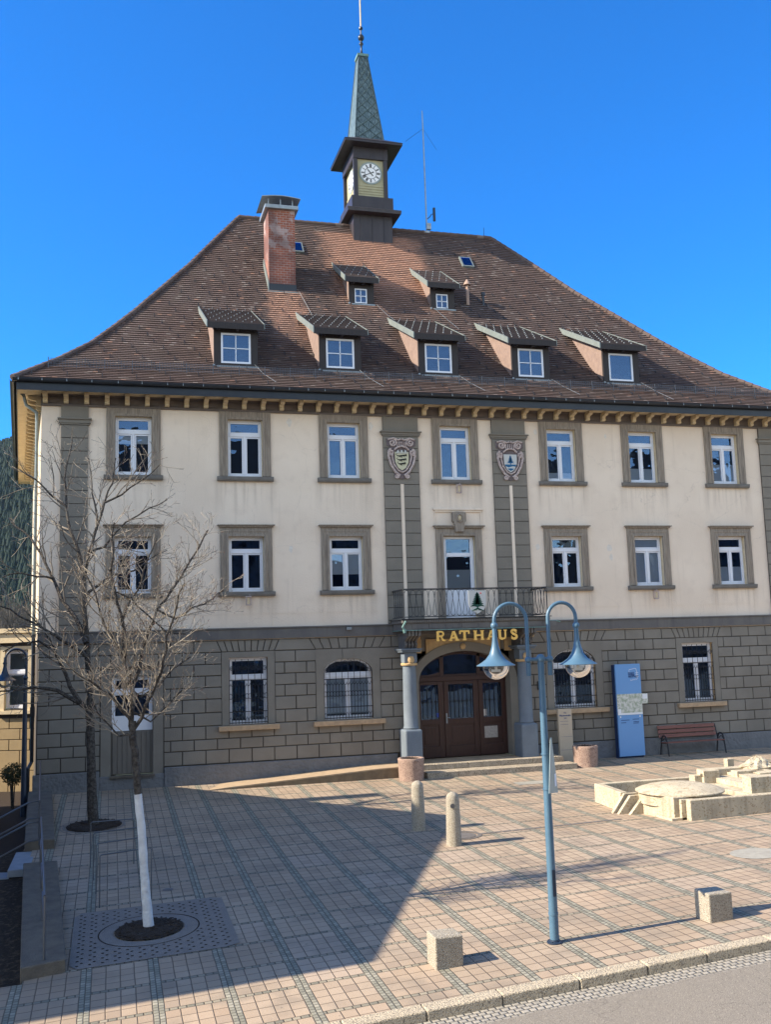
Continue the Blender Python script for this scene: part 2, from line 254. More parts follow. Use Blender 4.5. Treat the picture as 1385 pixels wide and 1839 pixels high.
# roof tiles (uv = metres along the eave / up the slope)
PITCH = .158
def roofmat(name, hue=0):
    g = G(name, .8); uvn = _n(g.nt, 'ShaderNodeUVMap'); sp = _n(g.nt, 'ShaderNodeSeparateXYZ'); g.L(uvn.outputs[0], sp.inputs[0]); tc = _n(g.nt, 'ShaderNodeTexCoord'); P = tc.outputs['Object']
    row = g.v('FLOOR', g.v('DIVIDE', sp.outputs[1], PITCH)); fr = g.v('FRACT', g.v('DIVIDE', sp.outputs[1], PITCH))
    cx = g.v('ADD', g.v('DIVIDE', sp.outputs[0], .18), g.v('MULTIPLY', g.v('MODULO', row, 2), .5)); fx = g.v('FRACT', cx)
    rid = g.white(g.comb(g.v('FLOOR', cx), row)); rid2 = g.white(g.comb(g.v('FLOOR', cx), row, 4.))
    base = g.mix(rid, (.088, .062, .055), (.135, .093, .081))
    lich = g.ss(g.noise(P, .9, 7), .42, .66); base = g.mix(g.v('MULTIPLY', lich, .7), base, (.125, .095, .085))
    base = g.mix(g.v('MULTIPLY', g.v('GREATER_THAN', rid2, .975), .5), base, (.36, .20, .14))
    base = g.mix(g.v('MULTIPLY', g.v('LESS_THAN', rid2, .05), .7), base, (.23, .19, .17))
    if hue: base = g.mix(.45, base, (.045, .032, .028))
    if not hue:
        so = _n(g.nt, 'ShaderNodeSeparateXYZ'); g.L(P, so.inputs[0])       # runs of clean tiles below the copper of tower and chimney
        def band(x0, x1, z0, z1, soft=.5):
            xs = g.v('ADD', so.outputs[0], g.v('MULTIPLY', g.v('SUBTRACT', g.noise(P, 1.5, 4), .5), 1.2)); zs = so.outputs[2]
            a = g.v('MULTIPLY', g.ss(xs, x0-soft, x0), g.v('SUBTRACT', 1, g.ss(xs, x1, x1+soft))); b = g.v('MULTIPLY', g.ss(zs, z0-1.5, z0+1.2), g.v('SUBTRACT', 1, g.ss(zs, z1, z1+.2))); return g.v('MULTIPLY', a, b)
        ox = -12.16
        mk = g.v('MAXIMUM', band(9.4+ox, 13.0+ox, 18.6, 22.8, .9), g.v('MULTIPLY', band(6.2+ox, 7.2+ox, 16.5, 18.7), .85))
        mk = g.v('MULTIPLY', mk, g.v('ADD', .55, g.v('MULTIPLY', rid, .45)))
        base = g.mix(mk, base, (.42, .235, .165))
    jn = g.v('MINIMUM', g.ss(fx, 0, .07), g.ss(g.v('SUBTRACT', 1, fx), 0, .07)); base = g.mix(g.v('MULTIPLY', g.v('SUBTRACT', 1, jn), .75), base, (.05, .035, .03))
    g.L(base, g.b.inputs['Base Color']); g.bump(g.v('ADD', g.v('MULTIPLY', jn, .8), g.v('ADD', g.v('MULTIPLY', rid, .5), g.v('MULTIPLY', g.noise(P, 30, 4), .5))), .7, .02)
roofmat('roof_tile'); roofmat('dormer_tile', 1)
# brick
def brickmat(name, c1, c2, mort, stain):
    g = G(name, .85); tc = _n(g.nt, 'ShaderNodeTexCoord'); P = tc.outputs['Object']; so = _n(g.nt, 'ShaderNodeSeparateXYZ'); g.L(P, so.inputs[0])
    b = _n(g.nt, 'ShaderNodeTexBrick'); b.inputs['Scale'].default_value = 1; b.inputs['Brick Width'].default_value = .25; b.inputs['Row Height'].default_value = .10; b.inputs['Mortar Size'].default_value = .010
    b.inputs['Color1'].default_value = (*c1, 1); b.inputs['Color2'].default_value = (*c2, 1); b.inputs['Mortar'].default_value = (*mort, 1); g.L(g.comb(g.v('ADD', so.outputs[0], so.outputs[1]), so.outputs[2]), b.inputs['Vector'])
    c = b.outputs['Color']
    if stain:
        c = g.mix(g.v('MULTIPLY', g.ss(g.noise(P, 2.4, 8), .52, .60), g.v('MULTIPLY', g.ss(so.outputs[2], 19.6, 20.6), .5)), c, (.45, .42, .42))
        c = g.mix(g.v('MULTIPLY', g.ss(g.noise(P, .8, 4), .42, .6), .6), c, (.08, .045, .045))
    g.L(c, g.b.inputs['Base Color']); g.bump(b.outputs['Fac'], -.6, .01)
brickmat('chimney_brick', (.33, .11, .07), (.24, .085, .06), (.33, .26, .23), True)
# ------------------------------------------------------------------ mesh builder
class MB:
    def __init__(s): s.v = []; s.f = []; s.uv = None
    def add(s, vs, fs):
        n = len(s.v); s.v += [tuple(p) for p in vs]; s.f += [tuple(i+n for i in f) for f in fs]; return s
    def box(s, x0, x1, y0, y1, z0, z1):
        return s.add([(x0, y0, z0), (x1, y0, z0), (x1, y1, z0), (x0, y1, z0), (x0, y0, z1), (x1, y0, z1), (x1, y1, z1), (x0, y1, z1)],
                     [(0, 3, 2, 1), (4, 5, 6, 7), (0, 1, 5, 4), (1, 2, 6, 5), (2, 3, 7, 6), (3, 0, 4, 7)])
    def obox(s, c, sx, sy, sz, rz=0, rx=0, ry=0):
        R = Matrix.Rotation(rz, 3, 'Z') @ Matrix.Rotation(ry, 3, 'Y') @ Matrix.Rotation(rx, 3, 'X'); c = Vector(c)
        vs = [c + R @ Vector((a*sx/2, b*sy/2, d*sz/2)) for d in (-1, 1) for a, b in ((-1, -1), (1, -1), (1, 1), (-1, 1))]
        return s.add(vs, [(0, 3, 2, 1), (4, 5, 6, 7), (0, 1, 5, 4), (1, 2, 6, 5), (2, 3, 7, 6), (3, 0, 4, 7)])
    def quad(s, a, b, c, d): return s.add([a, b, c, d], [(0, 1, 2, 3)])
    def prism(s, poly, y0, y1, ax='y'):      # polygon in xz (ax y), yz (ax x) or xy (ax z); counter clockwise seen from the low side
        n = len(poly)
        def P(p, t): return {'y': (p[0], t, p[1]), 'x': (t, p[0], p[1]), 'z': (p[0], p[1], t)}[ax]
        vs = [P(p, y0) for p in poly]+[P(p, y1) for p in poly]
        return s.add(vs, [tuple(range(n)), tuple(range(2*n-1, n-1, -1))]+[(i, i+n, (i+1) % n+n, (i+1) % n) for i in range(n)])
    def tube(s, pts, r, n=8, cap=True, rr=None):
        pts = [Vector(p) for p in pts]; m = len(pts); base = len(s.v); prev = None
        for i, p in enumerate(pts):
            d = (pts[min(i+1, m-1)]-pts[max(i-1, 0)]).normalized()
            if prev is None:
                a = Vector((0, 0, 1)) if abs(d.z) < .9 else Vector((1, 0, 0)); e = d.cross(a).normalized()
            else:
                e = (prev-d*prev.dot(d)); e = e.normalized() if e.length > 1e-6 else d.orthogonal().normalized()
            prev = e; h = d.cross(e); ri = rr[i] if rr else r
            s.v += [tuple(p+e*(math.cos(2*PI*k/n)*ri)+h*(math.sin(2*PI*k/n)*ri)) for k in range(n)]
        for i in range(m-1):
            for k in range(n):
                k2 = (k+1) % n; s.f.append((base+i*n+k, base+i*n+k2, base+(i+1)*n+k2, base+(i+1)*n+k))
        if cap: s.f.append(tuple(base+k for k in range(n-1, -1, -1))); s.f.append(tuple(base+(m-1)*n+k for k in range(n)))
        return s
    def lathe(s, prof, c, n=24, sx=1, sy=1):   # prof: (r, z)
        base = len(s.v)
        for r, z in prof: s.v += [(c[0]+math.cos(2*PI*k/n)*r*sx, c[1]+math.sin(2*PI*k/n)*r*sy, c[2]+z) for k in range(n)]
        for i in range(len(prof)-1):
            for k in range(n):
                k2 = (k+1) % n; s.f.append((base+i*n+k, base+i*n+k2, base+(i+1)*n+k2, base+(i+1)*n+k))
        s.f.append(tuple(base+k for k in range(n-1, -1, -1))); s.f.append(tuple(base+(len(prof)-1)*n+k for k in range(n)))
        return s
    def build(s, name, m, parent=None, smooth=False, bevel=0, seg=2):
        o0 = Vector((0, 0, 0)); p = parent
        while p is not None: o0 = o0+p.location; p = p.parent
        me = bpy.data.meshes.new(name); me.from_pydata([tuple(Vector(v)-o0) for v in s.v], [], s.f); me.materials.append(MT[m])
        if s.uv: 
            ul = me.uv_layers.new(name='UVMap'); ul.data.foreach_set('uv', [c for f in s.uv for q in f for c in q])
        me.update()
        o = bpy.data.objects.new(name, me); COL.objects.link(o)
        if parent: o.parent = parent
        if smooth:
            me.polygons.foreach_set('use_smooth', [True]*len(me.polygons))
            me.set_sharp_from_angle(angle=math.radians(40))
        if bevel:
            b = o.modifiers.new('bevel', 'BEVEL'); b.width = bevel; b.segments = seg; b.limit_method = 'ANGLE'
        return o
def tag(o, label=None, cat=None, group=None, kind=None):
    if label: o['label'] = label
    if cat: o['category'] = cat
    if group: o['group'] = group
    if kind: o['kind'] = kind
    return o
def thing(name, loc, label, cat, group=None):
    o = bpy.data.objects.new(name, None); o.location = loc; o.empty_display_size = .2; COL.objects.link(o); return tag(o, label, cat, group)
def top_mesh(mb, name, m, loc, label, cat, group=None, **k):      # thing that is one mesh, origin at its base
    e = bpy.data.objects.new('x', None); e.location = loc; o = mb.build(name, m, e, **k); o.parent = None; o.location = loc; bpy.data.objects.remove(e); return tag(o, label, cat, group)
def text_mb(txt, size, x, y, z, align='CENTER', depth=.002, bold=0):   # flat lettering facing -y
    cu = bpy.data.curves.new('t', 'FONT'); cu.body = txt; cu.size = size; cu.align_x = align; cu.extrude = depth; cu.offset = bold; cu.resolution_u = 2
    o = bpy.data.objects.new('t', cu); COL.objects.link(o); dg = bpy.context.evaluated_depsgraph_get(); me = bpy.data.meshes.new_from_object(o.evaluated_get(dg))
    mb = MB(); mb.add([(x+v.co.x, y-v.co.z, z+v.co.y) for v in me.vertices], [tuple(p.vertices) for p in me.polygons]); bpy.data.objects.remove(o); return mb
# ------------------------------------------------------------------ ground
def gz(X, Y):
    t = max(0, min(1.25, -Y/20)); X = max(-8, min(X, 18))
    return t*(.0045391*X-.776139)-.000746*t*t+.0574033*t*t*X
def sheet(name, xs, ys, m, dz=0, zf=gz):
    mb = MB()
    for y in ys:
        for x in xs: mb.v.append((x, y, zf(x, y)+dz))
    n = len(xs)
    for j in range(len(ys)-1):
        for i in range(n-1): mb.f.append((j*n+i, j*n+i+1, (j+1)*n+i+1, (j+1)*n+i))
    return tag(mb.build(name, m), kind='structure')
def rng(a, b, n): return [a+(b-a)*i/n for i in range(n+1)]
sheet('ground', [-2500, -400, -60, -9, 60, 400, 2500], [-2500, -300, -60, 100, 2500], 'meadow', 0, lambda x, y: -2.2)
sheet('plaza', rng(-1.3, 60, 60), rng(-20.25, .4, 24), 'paving')
sheet('side_path', rng(-1.8, -1.3, 2), rng(-9.8, -7.65, 4), 'paving', 0)
sheet('side_path', rng(-2.0, -1.3, 2), rng(-7.65, .4, 6), 'paving', 0)
sheet('planting_bed', rng(-9, -1.3, 8), rng(-16.75, -7.0, 8), 'bed_mulch', -.12)
sheet('hedge_bed', rng(-9, -1.3, 8), rng(-7.0, 6, 10), 'soil', -.42)
sheet('pavement', rng(-9, -1.3, 8), rng(-20.25, -16.75, 4), 'paving', .0)
sheet('gutter', rng(-30, 60, 60), [-20.95, -20.75, -20.53], 'cobbles', -.125)
sheet('road', rng(-60, 80, 60), rng(-45, -20.93, 14), 'asphalt', -.125)
kb = MB(); x = -30.
while x < 60:
    L = .95+random.random()*.25; a = x+.006; b = x+L-.006; ys = (-20.54+random.uniform(-.006, .006), -20.25)
    vs = [(a, ys[0], gz(a, -20.5)-.3), (b, ys[0], gz(b, -20.5)-.3), (b, ys[1], gz(b, -20.25)-.3), (a, ys[1], gz(a, -20.25)-.3),
          (a, ys[0]+.02, gz(a, -20.5)+.01), (b, ys[0]+.02, gz(b, -20.5)+.01), (b, ys[1], gz(b, -20.25)+.012), (a, ys[1], gz(a, -20.25)+.012)]
    kb.add(vs, [(0, 3, 2, 1), (4, 5, 6, 7), (0, 1, 5, 4), (1, 2, 6, 5), (2, 3, 7, 6), (3, 0, 4, 7)]); x += L
tag(kb.build('kerb', 'kerb_stone', bevel=.02), kind='structure')
# ------------------------------------------------------------------ town hall
HALL = thing('town_hall', (12.16, 0, 0), 'cream plastered three-storey town hall with grey rusticated ground floor and hipped tile roof', 'town hall')
def part(mb, name, m, parent=HALL, **k): return mb.build(name, m, parent, **k)
def grid(mb, x0, x1, z0, z1, holes, y):
    xs = sorted({x0, x1, *[h[i] for h in holes for i in (0, 1)]}); zs = sorted({z0, z1, *[h[i] for h in holes for i in (2, 3)]})
    xs = [x for x in xs if x0 <= x <= x1]; zs = [z for z in zs if z0 <= z <= z1]
    for a, b in zip(xs, xs[1:]):
        for c, d in zip(zs, zs[1:]):
            cx, cz = (a+b)/2, (c+d)/2
            if any(h[0] < cx < h[1] and h[2] < cz < h[3] for h in holes): continue
            mb.quad((a, y, c), (b, y, c), (b, y, d), (a, y, d))
def arch(xc, hw, zs, zt, n=20): return [(xc+hw*math.cos(PI*i/n), zs+(zt-zs)*math.sin(PI*i/n)) for i in range(n+1)]   # right to left
def archfill(mb, xc, hw, zs, zt, ztop, y0, y1, side=0):
    a = arch(xc, hw, zs, zt)
    for p, q in zip(a, a[1:]):
        mb.prism([q, p, (p[0], ztop), (q[0], ztop)], y0, y1)
CX = [.70, 4.45, 7.955, 12.16, 16.40, 19.835, 23.475]
XR = 26.57; SK = -.085; DEP = 17.8
up_holes = [(c-.6, c+.6, 10.23, 12.22) for c in CX]+[(c-.6, c+.6, 6.27, 8.14) for i, c in enumerate(CX) if i != 3]+[(11.55, 12.77, 5.22, 8.16)]
mb = MB(); grid(mb, -2.25, XR, 4.64, 12.52, up_holes, 0)
mb.quad((XR, 0, 4.64), (XR, DEP, 4.64), (XR, DEP, 12.52), (XR, 0, 12.52)); mb.quad((XR, DEP, 4.64), (-2.25+SK*DEP, DEP, 4.64), (-2.25+SK*DEP, DEP, 12.52), (XR, DEP, 12.52))
part(mb, 'upper_wall', 'plaster')
mb = MB(); mb.quad((-2.25+SK*DEP, DEP, 4.64), (-2.25, 0, 4.64), (-2.25, 0, 12.52), (-2.25+SK*DEP, DEP, 12.52)); part(mb, 'side_wall', 'plaster_side')
gh = [(.02, 1.35, .44, 3.57), (3.82, 5.12, 1.84, 4.05), (7.05, 8.78, 1.84, 3.92), (10.4, 13.9, -.5, 4.05), (15.6, 17.32, 1.84, 3.98), (20.97, 22.3, 1.84, 4.05)]
mb = MB(); grid(mb, -2.25, XR, -.9, 4.64, gh, 0)
mb.quad((-2.25+SK*DEP, DEP, -.9), (-2.25, 0, -.9), (-2.25, 0, 4.64), (-2.25+SK*DEP, DEP, 4.64)); mb.quad((XR, 0, -.9), (XR, DEP, -.9), (XR, DEP, 4.64), (XR, 0, 4.64)); mb.quad((XR, DEP, -.9), (-2.25+SK*DEP, DEP, -.9), (-2.25+SK*DEP, DEP, 4.64), (XR, DEP, 4.64))
part(mb, 'lower_wall', 'joint_dark')
# rusticated facing
RZ = [4.64, 4.25, 3.86, 3.48, 3.10, 2.72, 2.28, 1.85, 1.42, 1.07, .62]
fans = [(3.58, 5.36), (6.78, 9.05), (15.33, 17.6), (20.73, 22.53)]
rb = MB(); gq = .016; rnd = random.Random(3)
def block(xb0, xb1, xt0, xt1, z0, z1):
    if min(xb1-xb0, xt1-xt0) < .06: return
    y = -.03+rnd.uniform(-.002, .002); e = .012
    a = [(xb0+gq, z0+gq), (xb1-gq, z0+gq), (xt1-gq, z1-gq), (xt0+gq, z1-gq)]; b = [(a[0][0]+e, a[0][1]+e), (a[1][0]-e, a[1][1]+e), (a[2][0]-e, a[2][1]-e), (a[3][0]+e, a[3][1]-e)]
    rb.add([(p[0], 0, p[1]) for p in a]+[(p[0], y+.01, p[1]) for p in a]+[(p[0], y, p[1]) for p in b], [(i, (i+1) % 4, (i+1) % 4+4, i+4) for i in range(4)]+[(i+4, (i+1) % 4+4, (i+1) % 4+8, i+8) for i in range(4)]+[(8, 9, 10, 11)])
for r in range(10):
    z1, z0 = RZ[r], RZ[r+1]; obs = []
    if r == 0: obs = [(a, b, 1) for a, b in fans]+[(10.0, 14.2, 0)]
    else:
        for a, b in fans:
            if z0 > 1.7 or z1 > 1.9: obs.append((a, b, 2 if (r == 1 and b-a > 2) else 0))
        obs.append((9.98, 14.3, 0) if r < 2 else (10.0, 14.25, 0))
    if r >= 2: obs.append((-.32, 1.68, 0))
    obs = sorted(obs); cur = (-2.25, -2.25); segs = []
    for a, b, k in obs:
        fl = (b-a)*.09 if k == 1 else (-.2 if k == 2 else 0)
        segs.append((cur[0], a, cur[1], a-fl)); cur = (b, b+fl)
    segs.append((cur[0], XR, cur[1], XR)); off = 0 if r % 2 else .38
    for xb0, xb1, xt0, xt1 in segs:
        g0 = math.floor((xb0-off)/.76)*.76+off; cuts = []
        xx = g0+.76
        while xx < min(xb1, xt1)-.22:
            if xx > max(xb0, xt0)+.22: cuts.append(xx)
            xx += .76
        pb = [xb0]+cuts+[xb1]; pt = [xt0]+cuts+[xt1]
        for i in range(len(pb)-1): block(pb[i], pb[i+1], pt[i], pt[i+1], z0, z1)
    if r == 0:
        for a, b in fans:
            n = 9 if b-a < 2 else 8; c = (a+b)/2
            for i in range(n):
                p, q = a+(b-a)*i/n, a+(b-a)*(i+1)/n
                block(p, q, c+(p-c)*1.18, c+(q-c)*1.18, z0, z1)
part(rb, 'rusticated_facing', 'stone_paint')
# string course, frieze, plinth
mb = MB(); segx = [(-2.27, 9.55), (14.75, XR+.02)]
for a, b in segx: mb.box(a, b, -.10, -.001, 4.66, 5.0); mb.box(a, b, -.14, -.001, 5.0, 5.05)
mb.prism([(-.10, 4.66), (-.001, 4.66), (-.001, 5.05), (-.14, 5.05), (-.14, 5.0), (-.1, 5.0)], 9.55, 14.75, 'x')
part(mb, 'string_course', 'string_paint', bevel=.008)
mb = MB()
for a, b in ((-2.35, -.33), (1.70, 9.6), (14.6, XR+.05)): mb.box(a, b, -.09, 0, -.9, .60)
mb.box(-.33, 1.7, -.05, 0, -.9, .42)
part(mb, 'plinth', 'plinth_paint', bevel=.02)
mb = MB(); mb.box(-2.27, XR, -.05, 0, 12.50, 12.9); mb.box(-2.27, XR, -.09, -.05, 12.50, 12.56); mb.box(-2.27, XR, -.11, -.05, 12.84, 12.9)
x = -1.93
while x < XR-.5: mb.box(x-.17, x+.17, -.075, -.05, 12.61, 12.80); x += .655
part(mb, 'frieze', 'frieze_paint')
def bracket(mb, c, d, wv, w=.075):
    pr = [(0, 12.57), (.13, 12.57), (.17, 12.61), (.15, 12.68), (.19, 12.735), (.34, 12.75), (.42, 12.79), (.43, 12.88), (0, 12.88)]
    vs = [(c[0]+d[0]*p+wv[0]*t, c[1]+d[1]*p+wv[1]*t, z) for t in (-w, w) for p, z in pr]; n = len(pr)
    mb.add(vs, [tuple(range(n)), tuple(range(2*n-1, n-1, -1))]+[(i, i+n, (i+1) % n+n, (i+1) % n) for i in range(n)])
b0 = MB(); bracket(b0, (0, -.05, 0), (0, -1), (1, 0)); first = None
x = -2.15+.02
xs = []
while x < XR-.1: xs.append(x); x += .655
for x in xs:
    if first is None:
        first = b0.build('bracket', 'ochre', None, bevel=.01); first.parent = HALL; first.location = (x-12.16, 0, 0)
    else:
        o = first.copy(); COL.objects.link(o); o.location = (x-12.16, 0, 0)
b1 = MB(); sd = Vector((SK, 1)).normalized(); bracket(b1, (0, 0, 0), (-sd.y, sd.x), (sd.x, sd.y)); f2 = None
for k in range(26):
    y = .35+k*.655; L = (-2.25+SK*y-12.16, y, 0)
    if f2 is None: f2 = b1.build('bracket', 'ochre', None); f2.parent = HALL; f2.location = L
    else: o = f2.copy(); COL.objects.link(o); o.location = L
# eaves
EY = -.86; XL0, XR0 = -2.97, 27.42
bl = (-2.97+SK*18.8, DEP+.9)
mb = MB(); mb.add([(XL0+.02, EY+.02, 12.895), (XR0-.02, EY+.02, 12.895), (XR0-.02, DEP+.8, 12.895), (bl[0]+.02, DEP+.8, 12.895)], [(0, 1, 2, 3)]); part(mb, 'soffit', 'ochre')
mb = MB(); mb.box(XL0, XR0, EY-.03, EY, 12.80, 13.12); mb.prism([(XL0, EY), (XL0+.03, EY), (bl[0]+.03, bl[1]), (bl[0], bl[1])], 12.80, 13.12, 'z'); mb.box(XR0, XR0+.03, EY, bl[1], 12.8, 13.12)
part(mb, 'fascia', 'sheet_dark')
mb = MB(); gp = [(math.cos(a)*.085, math.sin(a)*.085) for a in [PI+PI*i/8 for i in range(9)]]; gp = [(EY-.12+a, 13.13+b) for a, b in gp]+[(EY-.12+a*.9, 13.135+b*.9) for a, b in gp[::-1] if 0]
ring = [(math.cos(PI+PI*i/8)*.09, math.sin(PI+PI*i/8)*.09) for i in range(9)]+[(math.cos(2*PI-PI*i/8)*.078, math.sin(2*PI-PI*i/8)*.078) for i in range(9)]
mb.prism([(EY-.12+a, 13.14+b) for a, b in ring], XL0-.1, XR0, 'x'); mb.tube([(XL0-.1, EY-.21, 13.15), (XR0, EY-.21, 13.15)], .012, 6)
n0 = Vector((-1, SK, 0)).normalized()
vs = []
for t in (0, 1):
    px, py = (XL0, EY) if not t else bl
    vs += [(px-.12*1+a, py, 13.14+b) for a, b in ring]
mb.add(vs, [(i, i+18, (i+1) % 18+18, (i+1) % 18) for i in range(18)])
part(mb, 'gutter', 'sheet_dark')
mb = MB(); x = -2.9; rnd = random.Random(5)
while x < XR0: mb.box(x-.012, x+.012, EY-.2, EY-.02, 13.14, 13.17); mb.box(x-.012, x+.012, EY-.215, EY-.2, 13.08, 13.17); x += .5+rnd.random()*.35
part(mb, 'gutter_hooks', 'zinc')
# pilasters
def pilaster(x0, x1, zc0, zc1, strip=None):
    mb = MB(); mb.box(x0, x1, -.05, 0, 5.05, 12.5); z = 5.05
    p = mb.build('pilaster', 'joint_dark', HALL)
    b = MB(); b.box(x0-.002, x1+.002, -.075, -.049, zc1, 12.498); z = zc0; cols = [(x0, x1)] if not strip else [(x0, strip[0]), (strip[1], x1)]
    while z > 5.1:
        z2 = max(5.06, z-.44)
        for a, c in (cols if z < 10.2 else [(x0, x1)]): b.box(a-.002, c+.002, -.075, -.049, z2+.011, z-.011)
        z -= .44
    b.build('pilaster_block', 'pilaster_paint', p, bevel=.006)
    c = MB(); c.box(x0-.04, x1+.04, -.11, 0, zc0, zc0+.05); c.box(x0-.07, x1+.07, -.14, 0, zc0+.05, zc1-.05); c.box(x0-.11, x1+.11, -.19, 0, zc1-.05, zc1); c.build('capital', 'pilaster_paint', p, bevel=.01)
    if strip: s = MB(); s.box(strip[0]+.01, strip[1]-.01, -.07, -.049, 5.06, 10.2); s.build('light_strip', 'plaster', p)
pilaster(-1.63, -.76, 11.87, 12.09); pilaster(25.08, 25.95, 11.87, 12.09)
pilaster(9.41, 10.73, 11.78, 11.96, (10.00, 10.14)); pilaster(13.60, 14.93, 11.78, 11.96, (14.20, 14.34))
rnd = random.Random(9)
for x, z, r in ((6.02, 12.2, .12), (8.98, 12.13, .11), (6.0, 7.72, .10), (14.98+.4, 12.1, .08), (15.25, 7.75, .10), (18.2, 7.7, .12), (18.25, 7.35, .09), (18.3, 12.0, .07)):
    m = MB(); n = 13; m.add([(x+math.cos(2*PI*i/n)*r*rnd.uniform(.5, 1.1), -.004, z+math.sin(2*PI*i/n)*r*rnd.uniform(.9, 1.6)) for i in range(n)], [tuple(range(n))]); part(m, 'plaster_patch', 'patch_white')
# windows
def frame_mb(x0, x1, z0, z1, tr, y=.13, mull=True, tilt=False):
    m = MB(); f = .055
    m.box(x0, x0+f, y, y+.09, z0, z1); m.box(x1-f, x1, y, y+.09, z0, z1); m.box(x0+f, x1-f, y, y+.09, z1-f, z1); m.box(x0+f, x1-f, y, y+.09, z0, z0+.07)
    zt = z0+(z1-z0)*tr; m.box(x0+f, x1-f, y-.02, y+.09, zt-.05, zt+.05)
    c = .05; bx = [(x0+f, x1-f, zt+.05, z1-f)]
    xc = (x0+x1)/2
    if mull: m.box(xc-.035, xc+.035, y-.015, y+.09, z0+.07, zt-.05); bx += [(x0+f, xc-.035, z0+.07, zt-.05), (xc+.035, x1-f, z0+.07, zt-.05)]
    else: bx += [(x0+f, x1-f, z0+.07, zt-.05)]
    panes = []
    for i, (a, b, d, e) in enumerate(bx):
        g_ = .004; a += g_; b -= g_; d += g_; e -= g_
        m.box(a, a+c, y+.01, y+.07, d, e); m.box(b-c, b, y+.01, y+.07, d, e); m.box(a+c, b-c, y+.01, y+.07, d, d+c); m.box(a+c, b-c, y+.01, y+.07, e-c, e); panes.append((a+c, b-c, d+c, e-c))
    return m, panes
def window(xc, hw, z0, z1, tr=.74, kind='u', blind=None, zt=None, zb=None, mull=True, arched=None):
    s = MB(); T = .89-.60
    if kind == 'u':
        s.box(xc-.89, xc-.60, -.07, 0, z0, 12.5); s.box(xc+.60, xc+.89, -.07, 0, z0, 12.5); s.box(xc-.6, xc+.6, -.07, 0, z1, 12.5)
        s.box(xc-.68, xc-.60, -.1, -.07, z0, z1+.08); s.box(xc+.60, xc+.68, -.1, -.07, z0, z1+.08); s.box(xc-.6, xc+.6, -.1, -.07, z1, z1+.08)
        s.box(xc-.84, xc-.78, -.085, -.07, z0, z1+.2); s.box(xc+.78, xc+.84, -.085, -.07, z0, z1+.2)
    elif kind == 'm':
        zt = 8.46
        s.box(xc-.89, xc-.61, -.07, 0, z0, zt); s.box(xc+.61, xc+.89, -.07, 0, z0, zt); s.box(xc-.61, xc+.61, -.07, 0, z1, zt)
        s.box(xc-.69, xc-.61, -.1, -.07, z0, z1+.08); s.box(xc+.61, xc+.69, -.1, -.07, z0, z1+.08); s.box(xc-.61, xc+.61, -.1, -.07, z1, z1+.08)
        s.box(xc-.84, xc-.78, -.085, -.07, z0, zt-.1); s.box(xc+.78, xc+.84, -.085, -.07, z0, zt-.1); s.box(xc-.78, xc+.78, -.085, -.07, zt-.16, zt-.1)
        s.box(xc-.93, xc+.93, -.13, 0, zt, zt+.05); s.box(xc-.98, xc+.98, -.18, 0, zt+.05, zt+.09)
    else:
        x0, x1 = zb
        s.box(x0, xc-hw, -.033, 0, 1.84, z1); s.box(xc+hw, x1, -.033, 0, 1.84, z1); s.box(x0, x1, -.033, 0, z1, 4.245)
        s.box(x0-.0, x0+.03, -.037, -.03, 1.84, 4.24); s.box(x1-.03, x1, -.037, -.03, 1.84, 4.24)
        if arched: archfill(s, xc, hw, arched, z1, z1+.004, -.033, .14); s.prism([(xc-.17, z1-.02), (xc+.17, z1-.02), (xc+.2, 4.24), (xc-.2, 4.24)], -.07, -.03)
    w_ = s.build('window', 'trim_stone' if kind in 'um' else 'stone_paint', HALL, bevel=.008)
    r = MB(); a, b, c, d = xc-hw, xc+hw, z0, z1
    r.quad((a, 0, c), (a, 0, d), (a, .24, d), (a, .24, c)); r.quad((b, 0, d), (b, 0, c), (b, .24, c), (b, .24, d)); r.quad((a, 0, d), (b, 0, d), (b, .24, d), (a, .24, d)); r.quad((b, 0, c), (a, 0, c), (a, .24, c), (b, .24, c))
    r.build('reveal', 'ochre_deep' if kind == 'g' else 'ochre', w_)
    q = MB()
    if kind in 'um': q.prism([(-.001, z0-.17), (-.12, z0-.17), (-.15, z0-.11), (-.16, z0-.02), (.13, z0+.005), (.13, z0-.02), (-.001, z0-.04)], xc-.97, xc+.97, 'x')
    else: q.box(zb[0]-.12, zb[1]+.12, -.2, -.001, 1.66, 1.82)
    q.build('sill', 'sill_stone' if kind in 'um' else 'sandstone_sill', w_, bevel=.01)
    m, panes = frame_mb(a+.01, b-.01, z0+.005, z1-.005, tr, mull=mull)
    if arched: archfill(m, xc, hw-.01, arched, z1-.01, z1-.004, .12, .20); archfill(m, xc, hw-.07, arched, z1-.06, z1-.03, .11, .19)
    m.build('frame', 'white_frame', w_)
    p = MB()
    for i, (x0, x1, e, f) in enumerate(panes):
        t = random.uniform(-.012, .012); p.quad((x0, .175+t, e), (x1, .175-t, e), (x1, .175-t, f), (x0, .175+t, f))
    p.build('pane', 'glass', w_)
    k = MB(); k.quad((a-.5, 1.6, c-.3), (b+.5, 1.6, c-.3), (b+.5, 1.6, d+.3), (a-.5, 1.6, d+.3)); k.quad((a-.5, .25, c-.3), (a-.5, 1.6, c-.3), (a-.5, 1.6, d+.3), (a-.5, .25, d+.3)); k.quad((b+.5, .25, c-.3), (b+.5, 1.6, c-.3), (b+.5, 1.6, d+.3), (b+.5, .25, d+.3))
    k.quad((a-.5, .25, c-.3), (b+.5, .25, c-.3), (b+.5, 1.6, c-.3), (a-.5, 1.6, c-.3)); k.quad((a-.5, .25, d+.3), (b+.5, .25, d+.3), (b+.5, 1.6, d+.3), (a-.5, 1.6, d+.3)); k.build('room', 'room', w_)
